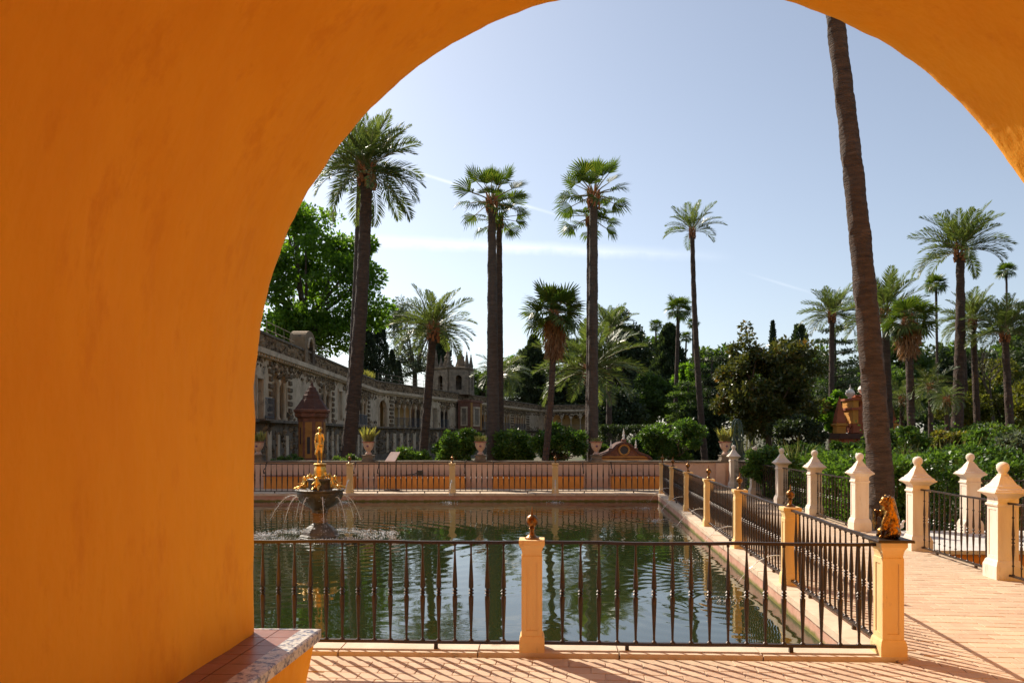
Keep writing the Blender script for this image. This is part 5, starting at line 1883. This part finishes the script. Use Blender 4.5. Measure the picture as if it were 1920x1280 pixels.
def cedar(label, px, top, bot, Y, w, tiers=9, nl=9000, group='conifers behind the pond', seed=1, leafm=None, flat=.28, pointed=.5, leaf=.3, name='cedar_tree'):
    """tiers of spreading boughs, each with flat sprays of foliage"""
    global rng
    rng = np.random.default_rng(seed * 19 + 3)
    t0, b0 = at(px, top, Y), at(px, bot, Y)
    h, r = t0.z - b0.z, w / F * Y / 2
    o = thing(name, label, 'tree', (t0.x, Y, -.5), group)
    g_ = G().tube([(t0.x, Y, -.5), (t0.x, Y, t0.z - h * .04)], [r * .11, r * .02], 7)
    cen, rad = [], []
    for i in range(tiers):
        t = (i + .5) / tiers
        z = b0.z + h * t
        rt = r * (1 - t) ** pointed * rng.uniform(.75, 1.1) + r * .08
        nb = max(3, int(7 * (1 - t) + 3))
        a0 = rng.uniform(0, 6)
        for k in range(nb):
            a = a0 + 2 * PI * k / nb + rng.uniform(-.3, .3)
            e = rt * rng.uniform(.65, 1.1)
            tip = Vector((t0.x + e * math.cos(a), Y + e * math.sin(a), z + rng.uniform(-.03, .03) * h))
            g_.tube([(t0.x, Y, z - .02 * h), tip], [r * .022, r * .008], 4, False)
            for q in (.45, .7, .95):
                cen.append(Vector((t0.x, Y, z)).lerp(tip, q) + Vector(rng.normal(size=3) * .05 * r))
                rad.append(rt * rng.uniform(.18, .3))
    g_.build('trunk', M['tree_bark'], o, True)
    cen, rad = np.array([tuple(c) for c in cen]), np.array(rad)
    kk = rng.integers(0, len(cen), nl)
    d = unit(rng.normal(size=(nl, 3)))
    P = cen[kk] + d * (rad[kk] * rng.uniform(0, 1, nl) ** .5)[:, None] * np.array([1.25, 1.25, flat])
    D = d * np.array([1, 1, .4]) + rng.normal(size=(nl, 3)) * .4
    put('crown', fast_quads('crown', leaves(P, D, leaf * rng.uniform(.6, 1.2, nl), .3), leafm or M['leaf_dark']), o)
    return o


TG = 'trees behind the pond'
broad_tree('big bright green tree rising behind the gallery next to the arch', (578, 520), 60, 138, 140, M['leaf_bright'], nl=50000, leaf=.38, clumps=190, base_px=560, seed=1, lobes=[(690, 520, 34), (715, 575, 26), (640, 470, 34), (600, 410, 30), (560, 400, 30), (650, 620, 24), (545, 600, 40), (655, 648, 26), (612, 645, 32), (565, 640, 34), (520, 625, 32), (692, 560, 32), (704, 600, 26), (668, 590, 30), (620, 590, 34)], open_=.58, clump=.145)
broad_tree('tall leafy tree added unseen at the near end of the gallery, shading the far terrace', (338, 525), 30.5, 100, 120, M['leaf_bright'], nl=16000, leaf=.22, clumps=70, seed=33, open_=.8, clump=.24)  # unseen tree, added to cover the gallery end and shade the far terrace
cypress('ragged dark conifer right of the leftmost palm trunk', 686, 606, 735, 72, 46, seed=2, ragged=.35, cone=.7)
cypress('tall pointed cypress behind the gallery', 712, 596, 740, 74, 36, seed=3)
cypress('small pointed cypress right of the tall one', 735, 657, 740, 76, 22, seed=4)
cypress('lowest of the small cypresses on the gallery line', 747, 676, 740, 78, 18, seed=5)
cypress('broad dark cypress behind the leaning feather palm', 826, 612, 745, 96, 44, seed=6, nl=9000)
broad_tree('airy grey-green eucalyptus above the gallery', (778, 640), 98, 76, 88, M['leaf_grey'], nl=15000, leaf=.42, clumps=60, seed=7, open_=.55, clump=.2, name='eucalyptus_tree', aspect=.3, lobes=[(740, 590, 20), (835, 610, 16), (800, 600, 18)])
broad_tree('light green tree right of the close palm pair', (960, 705), 140, 34, 50, M['leaf_bright'], nl=9000, leaf=.6, clumps=30, seed=8, open_=.9)
cypress('dark ragged conifer tip left of the skirted palm', 1000, 632, 760, 135, 46, seed=9, ragged=.3, nl=7000, leafm=M['leaf_dark'])
broad_tree('tall dark leafy tree just left of the skirted palm', (1002, 705), 142, 42, 72, M['leaf_dark'], nl=9000, leaf=.62, clumps=36, seed=34, open_=.85, clump=.25)
cedar('spreading cedar behind the skirted palm, left one', 988, 655, 790, 138, 130, tiers=8, nl=12000, seed=10, leaf=.6, pointed=.35, leafm=M['leaf_grey'])
cedar('spreading dark cedar between skirted palm and central trunk', 1062, 622, 800, 134, 150, tiers=9, nl=16000, seed=11, leaf=.62, pointed=.35)
broad_tree('tall dark evergreen right of the central palm trunk', (1160, 690), 70, 62, 110, M['leaf_dark'], nl=22000, leaf=.32, clumps=80, seed=12, open_=.75, clump=.24, lobes=[(1165, 590, 16), (1190, 630, 18), (1196, 660, 14), (1150, 610, 18)])
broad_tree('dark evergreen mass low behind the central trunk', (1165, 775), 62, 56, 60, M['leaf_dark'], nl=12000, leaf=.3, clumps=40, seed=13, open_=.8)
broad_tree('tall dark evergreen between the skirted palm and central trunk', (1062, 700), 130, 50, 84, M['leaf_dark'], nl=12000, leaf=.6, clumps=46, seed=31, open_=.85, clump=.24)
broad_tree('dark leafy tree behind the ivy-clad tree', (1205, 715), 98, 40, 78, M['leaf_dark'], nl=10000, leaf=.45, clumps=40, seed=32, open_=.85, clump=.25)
broad_tree('green ivy-clad tree left of the far fan palms', (1228, 745), 66, 42, 62, M['leaf_mid'], nl=14000, leaf=.28, clumps=46, seed=14, open_=.8)
cypress('conical dark conifer behind the larger far fan palm', 1254, 612, 780, 88, 62, seed=15, ragged=.3, nl=11000, cone=.5, leafm=M['leaf_dark'], leaf=.5)
cedar('flat-topped cedar right of the slender palm', 1335, 664, 790, 74, 110, tiers=6, nl=12000, seed=16, leaf=.34, pointed=.18, leafm=M['leaf_dark'])
broad_tree('yellow-green tree behind the slender palm', (1305, 725), 84, 40, 62, M['leaf_bright'], nl=8000, leaf=.4, clumps=30, seed=17, open_=.8)
cedar('spreading cedar low behind the thin far trunks', 1290, 710, 810, 60, 90, tiers=5, nl=10000, seed=18, leaf=.28, pointed=.3, leafm=M['leaf_mid'])
broad_tree('large bronze-green magnolia right of the centre', (1440, 735), 34, 100, 108, M['leaf_mag'], nl=34000, leaf=.21, clumps=120, seed=19, open_=.7, clump=.17, name='magnolia_tree', lobes=[(1402, 635, 18), (1398, 612, 9), (1378, 655, 14), (1420, 660, 20), (1470, 650, 22), (1510, 655, 24), (1530, 690, 20), (1350, 760, 18), (1362, 720, 16), (1535, 760, 18)])
cypress('slim cypress tip above the magnolia', 1449, 604, 800, 66, 17, seed=20, nl=5000, leaf=.24)
cypress('ragged conifer tip above the magnolia on the right', 1499, 612, 800, 62, 36, seed=21, ragged=.32, nl=6000, leaf=.3, cone=.35, leafm=M['leaf_dark'])
cedar('layered cedar behind the wide-crowned feather palm', 1566, 606, 800, 56, 105, tiers=9, nl=9000, seed=22, leaf=.26, pointed=.22, leafm=M['leaf_dark'])
broad_tree('bright leafy tree beside the red garden portal', (1562, 770), 40, 26, 46, M['leaf_bright'], nl=9000, leaf=.2, clumps=26, seed=23, open_=.85)
broad_tree('green tree low right of the thick palm trunk', (1690, 735), 48, 52, 52, M['leaf_mid'], nl=11000, leaf=.25, clumps=36, seed=24, open_=.8)
broad_tree('yellow-green open tree behind the right palms', (1862, 745), 38, 70, 74, M['leaf_yel'], nl=17000, leaf=.19, clumps=60, seed=25, open_=.6, clump=.22)
broad_tree('brownish shrubby tree low among the right palm trunks', (1808, 775), 34, 58, 42, M['leaf_yel'], nl=10000, leaf=.17, clumps=40, seed=26, open_=.6)
cedar('dark cedar at the right picture edge', 1925, 560, 800, 50, 110, tiers=10, nl=10000, seed=27, leaf=.3, pointed=.3)
broad_tree('tree past the right edge casting dappled green', (1960, 745), 30, 70, 70, M['leaf_yel'], nl=10000, leaf=.17, clumps=40, seed=28, open_=.65)
# bare branches among the right palms
bt = at(1868, 815, 36)
ob = thing('bare_tree', 'leafless branching tree top among the right palms', 'tree', (bt.x, 36, -.5), TG)
g = G()
rr = random.Random(3)


def twig(p, d, l, r, k):
    q = p + d * l
    g.tube([p, q], [r, r * .65], 4, False)
    if k:
        for _ in range(3 if k > 1 else 2):
            nd = (d + Vector((rr.uniform(-.8, .8), rr.uniform(-.5, .5), rr.uniform(-.25, .6)))).normalized()
            twig(q, nd, l * rr.uniform(.6, .85), r * .6, k - 1)


twig(Vector((bt.x, 36, -.5)), Vector((-.05, 0, 1)), 3.0, .12, 0)
twig(Vector((bt.x - .15, 36, 2.5)), Vector((-.1, 0, 1)), 1.1, .08, 5)
g.build('branches', M['tree_bark'], ob)

# orange trees and shrubs just behind the parapet
SG = 'shrubs behind the parapet wall'
for k, (lab, c, Y, rx, rz, lm, nl) in enumerate((
        ('round citrus shrub left of the close palm pair', (858, 838), 28.5, 62, 36, 'leaf_hedge', 12000), ('low leafy shrub behind the information lectern', (775, 856), 27.5, 40, 20, 'leaf_hedge', 5000),
        ('leafy shrub right of the close palm pair', (962, 838), 29.5, 44, 36, 'leaf_hedge', 9000), ('round citrus shrub under the skirted palm', (1045, 832), 28.6, 62, 42, 'leaf_hedge', 14000),
        ('big round citrus shrub at the slender palm', (1268, 826), 29, 66, 46, 'leaf_hedge', 15000), ('leafy shrub between pavilion roof and central palm', (1128, 850), 31, 36, 24, 'leaf_mid', 5000),
        ('shrub right of the pavilion roof', (1206, 846), 31.5, 40, 26, 'leaf_hedge', 5000), ('dark low shrub left of the succulent urn', (655, 868), 27.5, 44, 14, 'leaf_mid', 3500), ('low dark planting at the foot of the kiosk', (545, 868), 28, 60, 14, 'leaf_mid', 4500))):
    broad_tree(lab, c, Y, rx, rz, M[lm], nl=nl, leaf=.13, clumps=34, group=SG, seed=60 + k, name='garden_shrub', open_=.85, clump=.34, trunk_r=.06)
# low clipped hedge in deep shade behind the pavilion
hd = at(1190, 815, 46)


def hedge(name, label, x0, x1, y0, y1, z0, z1, n, leaf, leafm, seed, bump=.12, group=None, line=None):
    global rng
    rng = np.random.default_rng(seed)
    o = thing(name, label, 'hedge', ((x0 + x1) / 2, (y0 + y1) / 2, z0), group)
    u, v, w = rng.uniform(0, 1, n), rng.uniform(0, 1, n), rng.uniform(0, 1, n)
    face = rng.integers(0, 10, n)
    w = np.where(face < 5, 1 - rng.uniform(0, .16, n) ** 1.2, w)            # top
    u = np.where((face >= 5) & (face < 8), rng.uniform(0, .10, n), u)
    v = np.where(face == 8, rng.uniform(0, .10, n), v)
    y = y0 + (y1 - y0) * v
    xo = (line(y) if line else 0)
    x = x0 + (x1 - x0) * u + xo
    top = z1 + bump * (np.sin(x * 2.1 + y * 1.3) + np.sin(y * 2.9 + 1) * .7 + np.sin(x * 5.3 + y * 4.7) * .35)
    z = z0 + (top - z0) * w
    shoot = rng.uniform(0, 1, n) > .97
    z = z + np.where(shoot & (face < 5), rng.uniform(0, bump * 2.2, n), 0)
    P = np.stack([x, y, z], 1)
    D = np.stack([(u < .15) * -.8, (v < .15) * -.8, np.ones(n) * .55], 1) + rng.normal(size=(n, 3)) * .8
    put('foliage', fast_quads('foliage', leaves(P, D, leaf * rng.uniform(.6, 1.3, n), .5), leafm), o)
    g_ = G()
    for k in range(9):
        yy = y0 + (y1 - y0) * (k + .5) / 9
        xx = (x0 + x1) / 2 + (float(line(np.array(yy))) if line else 0)
        g_.tube([(xx, yy, z0), (xx + .05, yy, z1 - .3)], [.03, .015], 5)
    g_.build('stems', M['tree_bark'], o)
    return o


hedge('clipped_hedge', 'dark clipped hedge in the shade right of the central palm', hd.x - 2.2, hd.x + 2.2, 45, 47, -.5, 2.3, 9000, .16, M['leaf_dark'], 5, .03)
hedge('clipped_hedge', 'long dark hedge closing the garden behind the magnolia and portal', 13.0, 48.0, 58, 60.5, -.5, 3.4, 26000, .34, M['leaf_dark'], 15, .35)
fl = lambda y: .08 * (y - 14)
hedge('garden_hedge', 'bright leafy hedge growing through the white-posted railing', fence_x(14) + .30, fence_x(14) + 2.6, 15.3, 24.5, -.5, 1.22, 36000, .105, M['leaf_hedge'], 6, .10, line=fl)
hedge('garden_hedge', 'broad dark hedge behind the garden bridge and thick palm', 8.2, 16.5, 16.2, 18.6, -.5, 1.22, 42000, .10, M['leaf_hedge'], 7, .16)
hedge('garden_hedge', 'far leafy hedge below the right palms', 10.5, 19.5, 20.5, 23.0, -.5, 1.45, 26000, .12, M['leaf_mid'], 8, .34)
broad_tree('leafy bush pushing out over the far white posts', (1432, 872), 21.5, 40, 44, M['leaf_hedge'], nl=9000, leaf=.11, clumps=30, group=SG, seed=80, name='garden_shrub', open_=.9, clump=.34, trunk_r=.04)
broad_tree('dark shrub under the magnolia beside the portal', (1500, 815), 31, 70, 40, M['leaf_dark'], nl=9000, leaf=.15, clumps=34, group=SG, seed=81, name='garden_shrub', open_=.9, clump=.34, trunk_r=.06)
broad_tree('dark shrub at the feet of the right palms', (1800, 815), 27, 80, 34, M['leaf_mid'], nl=9000, leaf=.13, clumps=34, group=SG, seed=82, name='garden_shrub', open_=.8, clump=.34, trunk_r=.06)
broad_tree('olive shrub at the far right behind the hedge', (1905, 822), 24, 60, 30, M['leaf_yel'], nl=8000, leaf=.11, clumps=30, group=SG, seed=83, name='garden_shrub', open_=.85, clump=.34, trunk_r=.06)


def plumes(label, px, py, Y, n, h, spread, seed):
    global rng
    rng = np.random.default_rng(seed)
    p_ = at(px, py, Y)
    o = thing('grass_clump', label, 'grass clump', (p_.x, Y, p_.z), 'pale plumed grasses above the hedge')
    a = rng.uniform(0, 2 * PI, n)
    rr_ = rng.uniform(0, spread, n)
    P = np.stack([p_.x + rr_ * np.cos(a), Y + rr_ * np.sin(a), np.full(n, p_.z - .3)], 1)
    D = np.stack([np.cos(a) * .25, np.sin(a) * .25, np.ones(n)], 1) + rng.normal(size=(n, 3)) * .13
    put('blades', fast_quads('blades', leaves(P, D, h * rng.uniform(.6, 1.1, n), .035), M['dry_grass']), o)


for k, (lab, c, Y, rx, rz, lm) in enumerate((('pointed shrub rising above the hedge right of the thick trunk', (1712, 828), 19.5, 30, 30, 'leaf_hedge'), ('olive green shrub above the hedge below the tall right palm', (1778, 826), 20.5, 40, 26, 'leaf_yel'),
                                              ('leafy shrub above the hedge between the right posts', (1842, 830), 19.8, 38, 28, 'leaf_hedge'), ('loose grey shrub at the hedge end by the right edge', (1905, 832), 18.8, 36, 26, 'leaf_grey'),
                                              ('leafy shrub in front of the red portal', (1585, 850), 20, 34, 24, 'leaf_hedge'), ('tall leafy shrub left of the thick trunk by the fence', (1500, 850), 19.5, 36, 26, 'leaf_hedge'))):
    broad_tree(lab, c, Y, rx, rz, M[lm], nl=4200, leaf=.10, clumps=26, group=SG, seed=110 + k, name='garden_shrub', open_=.75, clump=.32, trunk_r=.03)
plumes('pale grass plumes above the hedge left of the thick trunk', 1490, 838, 18, 26, .55, .3, 1)
plumes('pale grass plumes just right of the thick trunk', 1692, 846, 19, 70, .6, .5, 2)
plumes('pale grass plumes below the tall right palm', 1775, 838, 20, 90, .65, .7, 3)
plumes('pale grass plumes near the right edge', 1862, 838, 20, 110, .65, .8, 4)
plumes('pale spiky grass in front of the red portal', 1562, 846, 22, 50, .6, .5, 5)
plumes('thin plumes over the bushes at the far white post', 1400, 830, 20, 16, .6, .3, 6)

# background trees: two crowns, copied one by one
protoA = broad_tree('far green tree in the background wood, first from the left', (900, 735), 165, 44, 44, M['leaf_mid'], nl=7000, leaf=.75, clumps=34, seed=90, group='background trees', open_=.9, name='background_tree')
protoB = broad_tree('far dark tree in the background wood, first from the left', (1080, 745), 150, 50, 50, M['leaf_dark'], nl=7000, leaf=.75, clumps=34, seed=91, group='background trees', open_=.9, name='background_tree')


def copy_tree(src, dx, dy_, sc_, label):
    r_ = src.copy()
    C.objects.link(r_)
    r_.location = src.location + Vector((dx, dy_, 0))
    r_['label'] = label
    for ch in src.children:
        c_ = ch.copy()
        C.objects.link(c_)
        c_.parent = r_
        c_.matrix_parent_inverse = Matrix.Translation(-Vector(src.location))
    r_.scale = (sc_, sc_ * 1.0, sc_)
    r_.rotation_euler = (0, 0, rr.uniform(0, 6))


spots_ = [(1215, 'A', 'behind the thin far palms'), (1275, 'B', 'behind the conical conifer'), (1345, 'A', 'behind the magnolia on its left'), (1410, 'B', 'behind the magnolia on its right'),
          (1520, 'A', 'behind the wide-crowned palm'), (1600, 'B', 'behind the red portal'), (1690, 'A', 'right of the thick leaning trunk'), (1740, 'B', 'behind the skirted right palm'), (1800, 'A', 'behind the tall right palm'),
          (1860, 'B', 'behind the date palms at the right'), (1925, 'A', 'at the right edge of the wood'), (1130, 'B', 'behind the central trunk'), (1160, 'A', 'just right of the central trunk'), (1195, 'B', 'between central trunk and thin palms'),
          (1310, 'B', 'behind the slender palm'), (1380, 'A', 'in the gap above the clay urn'), (1465, 'A', 'behind the slim cypress tip'), (1560, 'A', 'below the layered cedar'), (1650, 'A', 'hidden by the thick trunk'), (1895, 'A', 'between the right date palms')]
for k, (px, ab, wh) in enumerate(spots_):
    src = protoA if ab == 'A' else protoB
    Yt = rr.uniform(128, 142) if px < 1150 else (rr.uniform(100, 118) if k < 12 else rr.uniform(84, 98))
    x = (px - 960) / F * Yt
    copy_tree(src, x - src.location.x, Yt - src.location.y, rr.uniform(.8, 1.05) if k < 12 else rr.uniform(.55, .7), ('far green tree ' if ab == 'A' else 'far dark tree ') + wh)
